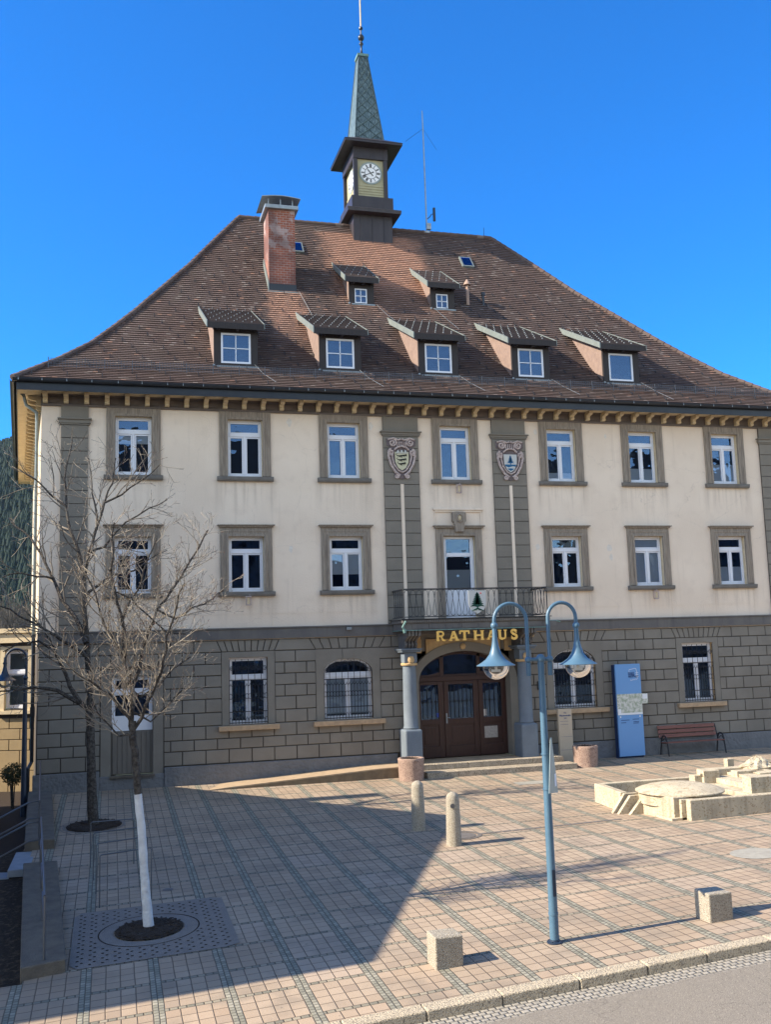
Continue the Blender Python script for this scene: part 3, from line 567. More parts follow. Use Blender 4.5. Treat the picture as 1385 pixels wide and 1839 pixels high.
    if blind:
        mode, fr = blind; bb = MB()
        for x0, x1, e, f in panes[1:] if mode != 'full' else panes:
            if mode == 'low': bb.quad((x0-.02, .2, e), (x1+.02, .2, e), (x1+.02, .2, e+(f-e)*fr), (x0-.02, .2, e+(f-e)*fr))
            else: bb.quad((x0-.02, .2, f-(f-e)*fr), (x1+.02, .2, f-(f-e)*fr), (x1+.02, .2, f), (x0-.02, .2, f))
        bb.build('blind', 'blind' if mode != 'curtain' else 'curtain', w_)
    return w_
ub = [('top', .22), None, None, None, ('low', .18), ('low', .36), ('low', .55)]
for i, c in enumerate(CX): window(c, .6, 10.23, 12.22, .74, 'u', ub[i])
mbk = [None, None, ('top', .62), 0, None, ('full', 1), ('low', .5)]
for i, c in enumerate(CX):
    if i != 3: window(c, .6, 6.27, 8.14, .73, 'm', mbk[i])
window(4.47, .65, 1.84, 4.05, .70, 'g', None, zb=(3.58, 5.36)); window(21.635, .665, 1.84, 4.05, .70, 'g', None, zb=(20.73, 22.53))
window(7.915, .865, 1.84, 3.92, .72, 'g', ('top', .95), zb=(6.78, 9.05), arched=3.42); window(16.46, .86, 1.84, 3.98, .72, 'g', None, zb=(15.33, 17.6), arched=3.46)
# balcony door
s = MB(); s.box(11.28, 11.55, -.07, 0, 5.2, 8.44); s.box(12.77, 13.04, -.07, 0, 5.2, 8.44); s.box(11.55, 12.77, -.07, 0, 8.16, 8.44); s.box(11.47, 11.55, -.1, -.07, 5.2, 8.24); s.box(12.77, 12.85, -.1, -.07, 5.2, 8.24); s.box(11.55, 12.77, -.1, -.07, 8.16, 8.24)
s.box(11.23, 13.09, -.14, 0, 8.44, 8.49); s.box(11.18, 13.14, -.18, 0, 8.49, 8.54)
bd = s.build('balcony_door', 'trim_stone', HALL, bevel=.008)
m = MB(); y = .12
for bx in ((11.56, 11.70), (12.62, 12.76)): m.box(bx[0], bx[1], y, y+.09, 5.2, 8.15)
m.box(11.7, 12.62, y, y+.09, 8.06, 8.15); m.box(11.7, 12.62, y-.02, y+.09, 7.42, 7.56); m.box(11.7, 12.62, y, y+.09, 5.2, 6.22); m.box(11.8, 12.52, y-.015, y, 5.35, 6.1); m.build('frame', 'white_frame', bd, bevel=.006)
p = MB(); p.quad((11.7, .17, 7.56), (12.62, .17, 7.56), (12.62, .17, 8.06), (11.7, .17, 8.06)); p.quad((11.7, .175, 6.22), (12.62, .17, 6.22), (12.62, .17, 7.42), (11.7, .175, 7.42)); p.build('pane', 'glass', bd)
c = MB(); c.quad((11.7, .22, 6.22), (12.62, .22, 6.22), (12.62, .22, 6.95), (11.7, .22, 6.95)); c.build('curtain', 'curtain', bd)
k = MB(); k.box(11.5, 12.8, .24, 1.3, 5.1, 8.2); k.build('room', 'room', bd)
r = MB(); r.quad((11.55, 0, 5.2), (11.55, 0, 8.16), (11.55, .2, 8.16), (11.55, .2, 5.2)); r.quad((12.77, 0, 5.2), (12.77, 0, 8.16), (12.77, .2, 8.16), (12.77, .2, 5.2)); r.quad((11.55, 0, 8.16), (12.77, 0, 8.16), (12.77, .2, 8.16), (11.55, .2, 8.16)); r.build('reveal', 'ochre', bd)
k = MB(); k.prism([(12.0, 8.30), (12.32, 8.30), (12.36, 8.62), (12.42, 8.70), (12.42, 9.0), (12.3, 9.03), (12.02, 9.03), (11.9, 9.0), (11.9, 8.7), (11.96, 8.62)], -.2, -.0); k.tube([(12.16+.11*math.cos(t), -.22, 8.8+.14*math.sin(t)) for t in [2*PI*i/14 for i in range(15)]], .03, 6)
ks = part(k, 'keystone', 'trim_stone', bevel=.02); k = MB(); k.lathe([(0, 0), (.07, 0), (.05, .03), (0, .05)], (0, 0, 0), 12); k.v = [(12.16+x, -.2-z, 8.8+y*1.4) for x, y, z in k.v]; k.build('rosette', 'ochre', ks)
k = MB(); k.box(11.2, 13.12, -.09, 0, 9.10, 9.17); k.box(11.25, 13.07, -.05, 0, 9.03, 9.10); k.box(11.26, 11.30, -.03, 0, 8.54, 9.03); k.box(13.02, 13.06, -.03, 0, 8.54, 9.03); part(k, 'ledge', 'plaster', bevel=.01)
k = MB()
for i, c in enumerate(CX):
    if i == 3: continue
    for x in (c-.86, c+.86): k.box(x-.008, x+.008, -.009, 0, 5.05, 6.1)
k.box(-2.2, -1.7, -.009, 0, 5.5, 5.515); k.box(-.7, 9.35, -.009, 0, 5.5, 5.515); k.box(15, 25, -.009, 0, 5.5, 5.515); part(k, 'plaster_band', 'plaster')
# side door in the left bay
s = MB(); s.box(-.3, .02, -.033, 0, .42, 3.75); s.box(1.35, 1.67, -.033, 0, .42, 3.75); s.box(.02, 1.35, -.033, 0, 3.57, 3.75); sd_ = s.build('side_door', 'stone_paint', HALL)
m, panes = frame_mb(.04, 1.33, 1.82, 3.55, .72, mull=False); m.box(.04, 1.33, .12, .2, 1.82, 2.3); m.build('frame', 'white_frame', sd_)
p = MB()
for x0, x1, e, f in panes: p.quad((x0, .17, max(e, 2.3)), (x1, .17, max(e, 2.3)), (x1, .17, f), (x0, .17, f))
p.build('pane', 'glass', sd_); k = MB(); k.quad((0, 1.2, 1.8), (1.4, 1.2, 1.8), (1.4, 1.2, 3.6), (0, 1.2, 3.6)); k.build('room', 'room', sd_)
k = MB(); k.box(.03, 1.34, .1, .16, .44, 1.81); x = .08
while x < 1.3: k.box(x, x+.13, .08, .1, .47, 1.78); x += .15
k.build('board_panel', 'grey_wood', sd_, bevel=.004); k = MB(); k.box(-.02, 1.4, -.14, .1, .36, .43); k.build('threshold', 'wall_granite', sd_)
k = MB()
for a, b, c_ in ((.02, .02, 0), (1.35, 1.35, 0)): k.quad((a, 0, .44), (a, .14, .44), (a, .14, 3.57), (a, 0, 3.57))
k.quad((.02, 0, 3.57), (1.35, 0, 3.57), (1.35, .14, 3.57), (.02, .14, 3.57)); k.build('reveal', 'stone_paint', sd_)
# window grilles
def grille(xc, hw, z0, z1, arched=None):
    m = MB(); n = max(9, int(2*hw/.105)); y = -.0
    def top(x):
        if not arched: return z1-.05
        return arched+(z1-arched)*math.sqrt(max(0, 1-((x-xc)/(hw+.01))**2))-.02
    zs = [z0+.06, z0+.42, z0+(z1-z0)*.66]
    for z in zs: m.box(xc-hw, xc+hw, y-.014, y+.014, z-.014, z+.014)
    dx = 2*hw/n
    for i in range(n+1):
        x = xc-hw+i*dx; e = top(x) if i % 2 == 0 else zs[2]-.18
        x = min(max(x, xc-hw+.015), xc+hw-.015)
        m.tube([(x, y, z0+.02), (x, y, max(e, z0+.5))], .010, 5)
    for i in range(n):
        x = xc-hw+(i+.5)*dx; z = z0+.2; m.tube([(x-dx/2, y-.005, z0+.12), (x-dx*.25, y-.005, z+.0), (x, y-.005, z+.05), (x+dx*.25, y-.005, z), (x+dx/2, y-.005, z0+.12)], .008, 4)
        zc = z0+(z1-z0)*.42
        m.tube([(x+dx*.5*math.cos(t), y-.005, zc+.09*math.sin(t)) for t in [2*PI*j/10 for j in range(11)]], .009, 4)
        zc = zs[2]-.2; m.tube([(x-dx/2, y-.005, zc), (x-dx*.2, y-.005, zc+.03), (x, y-.005, zc+.1), (x+dx*.2, y-.005, zc+.03), (x+dx/2, y-.005, zc)], .010, 4)
    k = 6 if hw < .8 else 8
    for i in range(k):
        x = xc-hw+(i+.5)*2*hw/k; r = hw/k*.85; zc = min(top(x)-r-.05, z1-.36 if not arched else 9); sgn = 1 if i < k/2 else -1
        m.tube([(x+sgn*(r*(1-t*.13))*math.cos(.9*t*2)*1., y-.008, zc+(r*(1-t*.13))*math.sin(.9*t*2)) for t in [j*.45 for j in range(15)]], .011, 5)
    g_ = part(m, 'window_grille', 'iron'); return g_
grille(4.47, .65, 1.84, 4.05); grille(21.635, .665, 1.84, 4.05); grille(7.915, .865, 1.84, 3.92, 3.42); grille(16.46, .86, 1.84, 3.98, 3.46)
# portal
FL = .31
s = MB(); C0 = 12.14
s.box(10.0, 10.42, -.14, .1, FL, 3.05); s.box(13.86, 14.28, -.14, .1, FL, 3.05)
ao, ai = arch(C0, 1.98, 3.0, 4.36, 32), arch(C0, 1.72, 3.0, 4.04, 32)
for i in range(32): s.prism([ai[i+1], ai[i], ao[i], ao[i+1]], -.16, .1)
s.quad((10.42, .1, FL), (10.42, .5, FL), (10.42, .5, 3.05), (10.42, .1, 3.05)); s.quad((13.86, .1, FL), (13.86, .5, FL), (13.86, .5, 3.05), (13.86, .1, 3.05))
for i in range(32): p, q = ai[i], ai[i+1]; s.quad((p[0], .1, p[1]), (q[0], .1, q[1]), (q[0], .5, q[1]), (p[0], .5, p[1]))
s.box(9.98, 14.3, -.04, .06, 4.06, 4.66)
po = s.build('portal', 'stone_paint', HALL)
s = MB()
for i in range(32):
    p, q = ao[i], ao[i+1]
    if p[1] > 3.9 and q[1] > 3.9: s.prism([q, p, (p[0], 4.48), (q[0], 4.48)], -.12, -.03)
s.box(10.28, 10.56, -.12, -.03, 4.0, 4.48); s.box(13.72, 13.98, -.12, -.03, 4.0, 4.48); s.build('spandrel', 'ochre_deep', po)
s = MB(); s.lathe([(0, 0), (.11, 0), (.10, .03), (.05, .05), (0, .06)], (0, 0, 0), 16); s.v = [(12.1+x*(1+.12*math.cos(8*math.atan2(y, x))), -.17-z, 4.2+y*(1+.12*math.cos(8*math.atan2(y, x)))) for x, y, z in s.v]; s.build('rosette', 'ochre_deep', po)
# entrance door
def leaf(m, x0, x1, y, z0, z1, gl):
    m.box(x0, x0+.16, y, y+.07, z0, z1); m.box(x1-.16, x1, y, y+.07, z0, z1); m.box(x0+.16, x1-.16, y, y+.07, z1-.12, z1); m.box(x0+.16, x1-.16, y, y+.07, 1.46, 1.66); m.box(x0+.16, x1-.16, y, y+.07, z0, z0+.38)
    m.box(x0+.16, x1-.16, y+.03, y+.05, z0+.38, 1.46); m.box(x0+.26, x1-.26, y+.015, y+.03, z0+.47, 1.37)
    gl.append((x0+.16, x1-.16, 1.66, z1-.12))
m = MB(); gl = []; yd = .34
for a, b in ((10.46, 11.44), (11.50, 12.76), (12.82, 13.84)): leaf(m, a, b, yd, FL+.02, 2.98, gl)
m.box(10.4, 10.46, yd-.02, yd+.09, FL, 3.0); m.box(13.84, 13.9, yd-.02, yd+.09, FL, 3.0); m.box(11.44, 11.50, yd+.03, yd+.09, FL, 3.0); m.box(12.76, 12.82, yd+.03, yd+.09, FL, 3.0); m.box(10.4, 13.9, yd-.05, yd+.09, 2.99, 3.15)
m.box(11.36, 11.50, yd-.02, yd+.08, 3.15, 3.96); m.box(12.76, 12.90, yd-.02, yd+.08, 3.15, 3.96)
a1, a2 = arch(C0, 1.74, 3.0, 4.06, 32), arch(C0, 1.60, 3.0, 3.92, 32)
for i in range(32): m.prism([a2[i+1], a2[i], a1[i], a1[i+1]], yd-.02, yd+.08)
for a, b in ((10.5, 11.42), (11.48, 12.78), (12.84, 13.8)): m.prism([(a, 3.15), (b, 3.15), (b, 3.22+(.1 if b < 12 else 0)), ((a+b)/2, 3.22), (a, 3.22+(.1 if a > 12.8 else 0))], yd+.0, yd+.05)
dr = part(m, 'entrance_door', 'door_wood', bevel=.008)
p = MB()
for x0, x1, e, f in gl: p.quad((x0, yd+.045, e), (x1, yd+.045, e), (x1, yd+.045, f), (x0, yd+.045, f))
p.add([(x, yd+.04, z) for x, z in a2], [tuple(range(33))]); p.build('pane', 'glass', dr)
p = MB(); p.box(10.4, 13.9, .8, 2.4, .3, 4.06); p.build('room', 'room_warm', dr)
p = MB(); p.quad((11.7, 1.2, 1.6), (12.5, 1.2, 1.6), (12.5, 1.2, 2.6), (11.7, 1.2, 2.6))
b_ = MB()
for x0, x1, e, f in gl:
    n = 6 if x1-x0 > .8 else 4
    for i in range(n): x = x0+(x1-x0)*(i+.5)/n; b_.tube([(x, yd+.025, e+.02), (x, yd+.025, f-.02)], .012, 5); b_.tube([(x+.04*math.cos(t), yd+.025, (e+f)/2+.04*math.sin(t)) for t in [2*PI*j/8 for j in range(9)]], .009, 4)
    b_.box(x0, x1, yd+.02, yd+.03, (e+f)/2-.01, (e+f)/2+.01)
b_.build('door_bars', 'iron', dr)
h = MB(); h.box(11.54, 11.59, yd-.02, yd, 1.5, 1.85); h.tube([(11.565, yd-.02, 1.7), (11.565, yd-.06, 1.7), (11.68, yd-.06, 1.69)], .012, 6); h.build('handle', 'zinc', dr)
h = MB(); h.box(12.98, 13.48, yd-.006, yd+.014, .92, 1.33); h.build('notice', 'notice_grey', dr)
h = MB(); h.box(11.18, 11.29, yd+.03, yd+.042, 1.72, 1.87); h.build('sticker', 'sticker_blue', dr)
h = MB(); h.box(12.99, 13.10, yd+.03, yd+.042, 1.70, 1.93); h.build('paper_notice', 'paper', dr)
# columns
for xc in (9.95, 14.21):
    m = MB(); yc = -.60
    m.lathe([(.0, 1.44), (.25, 1.44), (.27, 1.5), (.245, 1.56), (.245, 2.4), (.225, 3.6), (0, 3.6)], (xc, yc, 0), 28)
    co = m.build('column', 'column_paint', HALL, smooth=True)
    q = MB(); q.box(xc-.31, xc+.31, yc-.31, yc+.45, -.1, 1.45); q.build('pedestal', 'column_paint', co, bevel=.07, seg=4)
    q = MB(); q.lathe([(0, 3.6), (.27, 3.6), (.29, 3.63), (.29, 3.67), (.26, 3.69), (0, 3.69)], (xc, yc, 0), 24); q.lathe([(0, 3.7), (.07, 3.7), (.10, 3.78), (.07, 3.9), (.0, 3.93)], (xc, yc-.25, 0), 10, 1.2, .7); q.build('capital_ornament', 'ochre_deep', co, smooth=True)
    q = MB(); q.box(xc-.23, xc+.23, yc-.22, yc+.3, 3.69, 4.05); q.box(xc-.34, xc+.34, yc-.33, yc+.4, 4.05, 4.11); q.box(xc-.38, xc+.38, yc-.38, yc+.45, 4.11, 4.18); q.build('capital', 'column_paint', co, bevel=.02)
    q = MB()
    for k in range(4): x = xc-.18+k*.12; q.prism([(-.1, 4.18), (-.86, 4.18), (-.95, 4.3), (-.9, 4.42), (-1.1, 4.52), (-1.38, 4.60), (-1.40, 4.78), (-.1, 4.78)], x-.045, x+.045, 'x')
    q.box(xc-.26, xc+.26, -1.3, 0, 4.62, 4.78); q.build('console', 'string_paint', co, bevel=.012)
    q = MB(); xo = xc+.22 if xc < 12 else xc+.25; q.box(xo, xo+.26, -.5, -.2, 4.46, 4.64); q.build('square_ornament', 'ochre_deep', co, bevel=.03)
# balcony
BX0, BX1, BY = 9.50, 14.92, -1.5
m = MB(); m.box(BX0, BX1, BY, -.001, 5.03, 5.15); bal = part(m, 'balcony', 'string_paint', bevel=.015)
q = MB(); q.box(BX0+.06, BX1-.06, BY+.06, 0, 4.80, 5.03)
for i in range(9): x = BX0+.35+i*.6; q.box(x, x+.52, BY+.045, BY+.06, 4.84, 5.0)
q.build('underside', 'string_paint', bal)
q = MB(); q.box(BX0+.02, BX1-.02, BY+.0, BY+.04, 4.775, 4.80); q.box(BX0+.02, BX0+.06, BY+.04, 0, 4.775, 4.80)
q.lathe([(0, -.12), (.05, -.12), (.07, 0), (0, 0)], (BX0+.06, BY-.02, 4.82), 10); q.tube([(BX0+.06, BY-.02, 4.8), (BX0-.02, BY-.05, 4.9), (BX0+.04, BY-.06, 5.0), (BX0+.1, BY-.06, 5.1)], .035, 6)
q.tube([(14.9, BY+.1, 5.0), (15.15, BY+.1, 5.0), (15.35, BY+.1, 4.96)], .022, 6)
q.build('copper_edging', 'copper_green', bal)
q = MB(); q.box(BX0-.04, BX1+.04, BY-.05, 0, 5.15, 5.175); q.build('lead_cover', 'sheet_dark', bal)
q = MB(); x = BX0+.02
while x < BX1-.05: q.box(x, x+.05, BY-.02, BY, 5.06, 5.12); x += .085
q.build('dentils', 'sill_stone', bal)
q = MB(); zt, zb_ = 6.16, 5.24; p_ = .221
def rail_run(P, n):        # P(t) -> xy, t in pattern units
    q.tube([(*P(0), zt), (*P(n), zt)], .018, 6); q.tube([(*P(0), zb_), (*P(n), zb_)], .015, 6); q.tube([(*P(0), zt+.03), (*P(n), zt+.03)], .012, 6)
    for k in range(n):
        r = .36
        top_ = [(*P(k+.5+r*math.cos(t)), zt-.11+.09*math.sin(t)) for t in [PI*j/6 for j in range(7)]]
        q.tube(top_, .008, 4)
        bot = [(*P(k+r*math.cos(t)), zb_+.11-.09*math.sin(t)) for t in [PI*j/6 for j in range(7)]] if k else []
        if bot:
            q.tube(bot, .008, 4)
            q.tube([(*P(k-.5+r), zt-.11), (*P(k+r), zb_+.11)], .008, 4); q.tube([(*P(k+.5-r), zt-.11), (*P(k-r), zb_+.11)], .008, 4)
        if k % 1 == 0: q.tube([(*P(k), zt), (*P(k), zt-.2)], .006, 4)
n1 = 24; rail_run(lambda t: (BX0+.08+t*(BX1-BX0-.16)/n1, BY+.03), n1)
rail_run(lambda t: (BX0+.08, BY+.03+t*(1.42)/6), 6); rail_run(lambda t: (BX1-.08, BY+.03+t*(1.42)/6), 6)
for x in (BX0+.08, BX1-.08): q.tube([(x, BY+.03, 5.15), (x, BY+.03, 6.2)], .018, 6)
q.build('railing', 'iron', bal)
def fir(mb, x, y, z, h, w, n=5, flip=1):
    for i in range(n):
        t0 = i/n; zz = z+h*(.16+.84*t0*.93); ww = w*(1-t0*.82)/2; hh = h*.30*(1-t0*.3)
        mb.add([(x-ww, y, zz), (x-ww*.5, y, zz+.01), (x, y, zz-hh*.12), (x+ww*.5, y, zz+.01), (x+ww, y, zz), (x, y, min(z+h, zz+hh))], [(0, 1, 2, 5), (2, 3, 4, 5)])
    mb.box(x-w*.05, x+w*.05, y-.001, y+.001, z, z+h*.3)
sh = [(11.88, 6.10), (12.52, 6.10), (12.52, 5.62), (12.44, 5.44), (12.2, 5.30), (11.96, 5.44), (11.88, 5.62)]
q = MB(); q.prism(sh[::-1], BY-.05, BY-.03); cs = q.build('crest_shield', 'crest_white', bal)
q = MB(); fir(q, 12.2, BY-.056, 5.45, .60, .54, 6)
for s_ in (-1, 1):
    for k in range(3): q.tube([(12.2, BY-.056, 5.5), (12.2+s_*(.05+.06*k), BY-.056, 5.42), (12.2+s_*(.08+.07*k), BY-.056, 5.40-.02*k+.03)], .012, 4)
q.build('fir_emblem', 'fir_green', bal)
q = MB(); q.lathe([(0, -.03), (.03, 0), (0, .03)], (12.33, BY-.058, 6.0), 8); q.build('red_cone', 'pine_red', bal)
# lettering RATHAUS below the balcony edge
def stroke(mb, pts, w, y0, y1, off=(0, 0), sx=1, sz=1):
    P = [Vector((off[0]+p[0]*sx, off[1]+p[1]*sz)) for p in pts]; n = len(P); L_, R_ = [], []
    for i, p in enumerate(P):
        d = (P[min(i+1, n-1)]-P[max(i-1, 0)]).normalized(); nn_ = Vector((-d.y, d.x)); ww = w[i] if isinstance(w, list) else w
        L_.append(p+nn_*ww/2); R_.append(p-nn_*ww/2)
    for i in range(n-1): mb.prism([tuple(R_[i]), tuple(R_[i+1]), tuple(L_[i+1]), tuple(L_[i])], y0, y1)
def arcp(cx, cz, rx, rz, a0, a1, n=10): return [(cx+rx*math.cos(math.radians(a0+(a1-a0)*i/n)), cz+rz*math.sin(math.radians(a0+(a1-a0)*i/n))) for i in range(n+1)]
LET = {'R': ([[(.13, 0), (.13, 1)]], [[(.13, .96), (.5, .96)]+arcp(.5, .73, .22, .22, 90, -90)+[(.13, .5)], [(.45, .5), (.66, .12), (.84, .05)]], [(0, .3, 0), (0, .3, 1), (.6, .95, 0)]),
 'A': ([[(.46, .97), (.80, .03)]], [[(.44, .97), (.15, .03)], [(.25, .32), (.68, .32)]], [(0, .32, 0), (.6, 1.0, 0)]),
 'T': ([[(.5, 0), (.5, 1)]], [[(.04, .95), (.96, .95)]], [(.32, .68, 0)]),
 'H': ([[(.17, 0), (.17, 1)], [(.83, 0), (.83, 1)]], [[(.17, .5), (.83, .5)]], [(0, .34, 0), (0, .34, 1), (.66, 1, 0), (.66, 1, 1)]),
 'U': ([[(.18, 1), (.18, .35)]+arcp(.47, .33, .29, .27, 180, 270, 6)], [arcp(.47, .33, .31, .27, 270, 360, 6)+[(.78, 1)]], [(0, .36, 1), (.62, .94, 1)]),
 'S': ([[(.72, .78)]+arcp(.45, .74, .27, .2, 40, 180, 8)+[(.35, .56), (.6, .46)]+arcp(.46, .26, .3, .22, 40, -150, 9)], [], [])}
q = MB(); lx = [10.68, 11.12, 11.50, 12.02, 12.50, 12.92, 13.37]; lw = [.34, .38, .38, .38, .38, .35, .31]; lh = .33; lz = 4.40
for ch, x0, ww in zip('RATHAUS', lx, lw):
    heavy, thin, ser = LET[ch]
    for k, st in enumerate(heavy): stroke(q, st, .088, BY-.035-.001*k, BY+.0, (x0, lz), ww, lh)
    for k, st in enumerate(thin): stroke(q, st, .060, BY-.031-.001*k, BY-.001, (x0, lz), ww, lh)
    for a, b, t in ser: z = lz+(0 if not t else lh-.035); q.box(x0+a*ww, x0+b*ww, BY-.029, BY-.002, z, z+.035)
    if ch == 'S': q.box(x0+.68*ww, x0+.78*ww, BY-.028, BY-.003, lz+.2, lz+lh-.01); q.box(x0+.12*ww, x0+.22*ww, BY-.028, BY-.003, lz+.01, lz+.12)
    if ch == 'T': q.box(x0, x0+.06, BY-.028, BY-.003, lz+lh-.11, lz+lh); q.box(x0+ww-.06, x0+ww, BY-.028, BY-.003, lz+lh-.11, lz+lh)
le = part(q, 'lettering', 'gold')
q = MB()
for x0, ww in zip(lx, lw): q.box(x0+ww/2-.012, x0+ww/2+.012, BY+.001, BY+.02, lz+lh*.8, 4.80)
q.build('hanger', 'iron', le)
# crests on the central pilasters
def crest(xc, which):
    zc = 10.95; y = -.075; m = MB()
    out = [(-.20, -.70), (0, -.76), (.20, -.70), (.30, -.62), (.26, -.48), (.42, -.2), (.52, .1), (.5, .38), (.40, .42), (.55, .5), (.56, .74), (.3, .72), (0, .76), (-.3, .72), (-.56, .74), (-.55, .5), (-.40, .42), (-.5, .38), (-.52, .1), (-.42, -.2), (-.26, -.48), (-.30, -.62)]
    mb_ = MB(); mb_.prism([(xc+a*.98, zc+b*.98) for a, b in out], y-.03, y+.0)
    def curl(cx, cz, r, d, w=.035, turns=1.6):
        pts = []
        for j in range(20):
            t = j/19; a = d*turns*2*PI*t; rr = r*(1-t*.85); pts.append((xc+cx+math.cos(a+PI/2)*rr, y-.06, zc+cz+math.sin(a+PI/2)*rr))
        m.tube(pts, w, 6)
    for s_ in (-1, 1):
        curl(s_*.33, .58, .15, s_); curl(s_*.40, .22, .12, -s_); curl(s_*.2, -.64, .09, s_, .03)
        m.tube([(xc+s_*.42, y-.06, zc+.36), (xc+s_*.50, y-.06, zc+.1), (xc+s_*.42, y-.06, zc-.2), (xc+s_*.26, y-.06, zc-.48), (xc+s_*.08, y-.06, zc-.62)], .045, 6)
        m.tube([(xc+s_*.33, y-.06, zc+.3), (xc+s_*.36, y-.06, zc+.05), (xc+s_*.30, y-.06, zc-.2), (xc+s_*.15, y-.06, zc-.42), (xc, y-.06, zc-.5)], .03, 6)
        m.tube([(xc+s_*.5, y-.05, zc+.7), (xc+s_*.3, y-.08, zc+.74), (xc+s_*.12, y-.06, zc+.68), (xc+s_*.02, y-.06, zc+.72)], .035, 6)
    for k in range(5): x = xc-.16+.08*k; m.tube([(x, y-.06, zc+.44), (x*.96+xc*.04, y-.07, zc+.62)], .022, 5)
    m.tube([(xc-.27, y-.06, zc+.32), (xc-.15, y-.08, zc+.42), (xc, y-.08, zc+.45), (xc+.15, y-.08, zc+.42), (xc+.27, y-.06, zc+.32)], .035, 6)
    cr = part(mb_, 'crest', 'crest_dark'); m.build('scrollwork', 'crest_stone', cr, smooth=True)
    f = [(-.26, .24), (-.25, -.12), (-.14, -.34), (0, -.43), (.14, -.34), (.25, -.12), (.26, .24)]
    q = MB(); q.prism([(xc+a, zc+b) for a, b in f], y-.065, y-.05); q.build('shield', 'crest_yellow' if which == 0 else 'crest_white', cr)
    if which == 0:
        q = MB()
        for k in range(3):
            z = zc+.09-.145*k; s_ = 1.2-.14*k
            stroke(q, [(-.16, .02), (-.08, 0), (0, .015), (.09, .03), (.15, .05)], [.015, .05, .05, .045, .05], y-.075, y-.064, (xc, z), s_)
            for lx_, lz_ in ((-.07, -.05), (-.02, -.055), (.06, -.035), (.12, 0)): stroke(q, [(lx_-.005, .01), (lx_+.035, lz_)], .018, y-.074, y-.064, (xc, z), s_)
            stroke(q, [(-.15, .03), (-.19, .06), (-.14, .085)], .014, y-.073, y-.064, (xc, z), s_)
        q.build('lions', 'crest_black', cr)
        q = MB()
        for k in range(3): q.lathe([(0, -.05), (.05, 0), (0, .06)], (xc-.14+.14*k, y-.07, zc+.26), 8, 1, .3)
        q.tube([(xc-.22, y-.07, zc+.20), (xc+.22, y-.07, zc+.20)], .02, 5); q.build('crown', 'crest_white', cr)
    else:
        q = MB(); fir(q, xc, y-.068, zc-.15, .36, .30, 5); q.build('fir_emblem', 'crest_blue', cr)
        q = MB(); q.prism([(xc-.22, zc-.14), (xc-.21, zc-.2), (xc-.08, zc-.25), (xc+.08, zc-.2), (xc+.2, zc-.22), (xc+.22, zc-.14)][::-1], y-.07, y-.064); q.prism([(xc-.14, zc-.3), (xc, zc-.38), (xc+.14, zc-.3), (xc, zc-.28)], y-.07, y-.064); q.build('water_emblem', 'crest_blue', cr)
crest(10.07, 0); crest(14.27, 1)
# small wall fittings
for x, z in ((12.2, 9.87), (4.5, 5.95), (19.95, 5.9)):
    m = MB(); m.tube([(x+.03, 0, z+.17), (x+.03, -.16, z+.2), (x+.02, -.2, z+.17)], .012, 5); m.box(x-.11, x+.07, -.26, -.12, z+.12, z+.15)
    for a in (-.1, .05): m.box(x+a, x+a+.02, -.25, -.23, z-.14, z+.12); m.box(x+a, x+a+.02, -.15, -.13, z-.14, z+.12)
    m.box(x-.1, x+.06, -.25, -.13, z-.16, z-.13); la = part(m, 'wall_lantern', 'crest_stone'); q = MB(); q.box(x-.06, x+.02, -.22, -.16, z-.12, z+.11); q.build('lantern_body', 'ochre', la)
m = MB(); m.box(7.86, 8.04, -.22, -.14, 4.88, 4.98); m.box(7.92, 7.98, -.14, -.1, 4.9, 4.96); part(m, 'flood_light', 'zinc', bevel=.01)
m = MB(); m.box(14.95, 15.10, -.07, -.03, 2.55, 2.85); part(m, 'door_bell_panel', 'sheet_dark')
m = MB(); m.tube([(XL0-.05, .1, 13.05), (XL0+.15, .1, 12.85), (-2.75, .15, 12.55), (-2.42, .18, 12.3), (-2.40, .2, 12.0), (-2.40, .2, 5.0)], .055, 10); dp = part(m, 'downpipe', 'zinc_green', smooth=True)
m = MB(); m.tube([(-2.40, .2, 5.0), (-2.40, .2, 1.0), (-2.5, .1, .8), (-2.5, .1, -.4)], .06, 10); m.box(-2.47, -2.33, .13, .27, 2.4, 2.7); part(m, 'downpipe', 'sheet_dark')
# ------------------------------------------------------------------ roof
PF = [(-.12, 13.12), (.39, 13.49), (1.3, 14.15), (2.5, 15.15), (3.35, 16.05), (4.25, 17.05), (5.3, 18.3), (6.7, 19.95), (8.2, 21.9), (9.4, 23.42)]
def fz(s):
    for (a, b), (c, d) in zip(PF, PF[1:]):
        if s <= c: return b+(d-b)*(s-a)/(c-a)
    return PF[-1][1]
arc = [0.]
for (a, b), (c, d) in zip(PF, PF[1:]): arc.append(arc[-1]+math.hypot(c-a, d-b))
def s_of(a):
    for i in range(len(PF)-1):
        if a <= arc[i+1]: t = (a-arc[i])/(arc[i+1]-arc[i]); return PF[i][0]+(PF[i+1][0]-PF[i][0])*t
    return PF[-1][0]
RX0, RX1, RY = 5.43, 17.4, 8.5
def hip(s, k):     # corner lines: 0 front left, 1 front right, 2 back right, 3 back left
    t = s/9.4; q = [((XL0, -.9), (RX0, RY)), ((XR0, -.9), (RX1, RY)), ((XR0, DEP+.9), (RX1, RY)), (bl, (RX0, RY))][k]
    return (q[0][0]+(q[1][0]-q[0][0])*t, q[0][1]+(q[1][1]-q[0][1])*t)
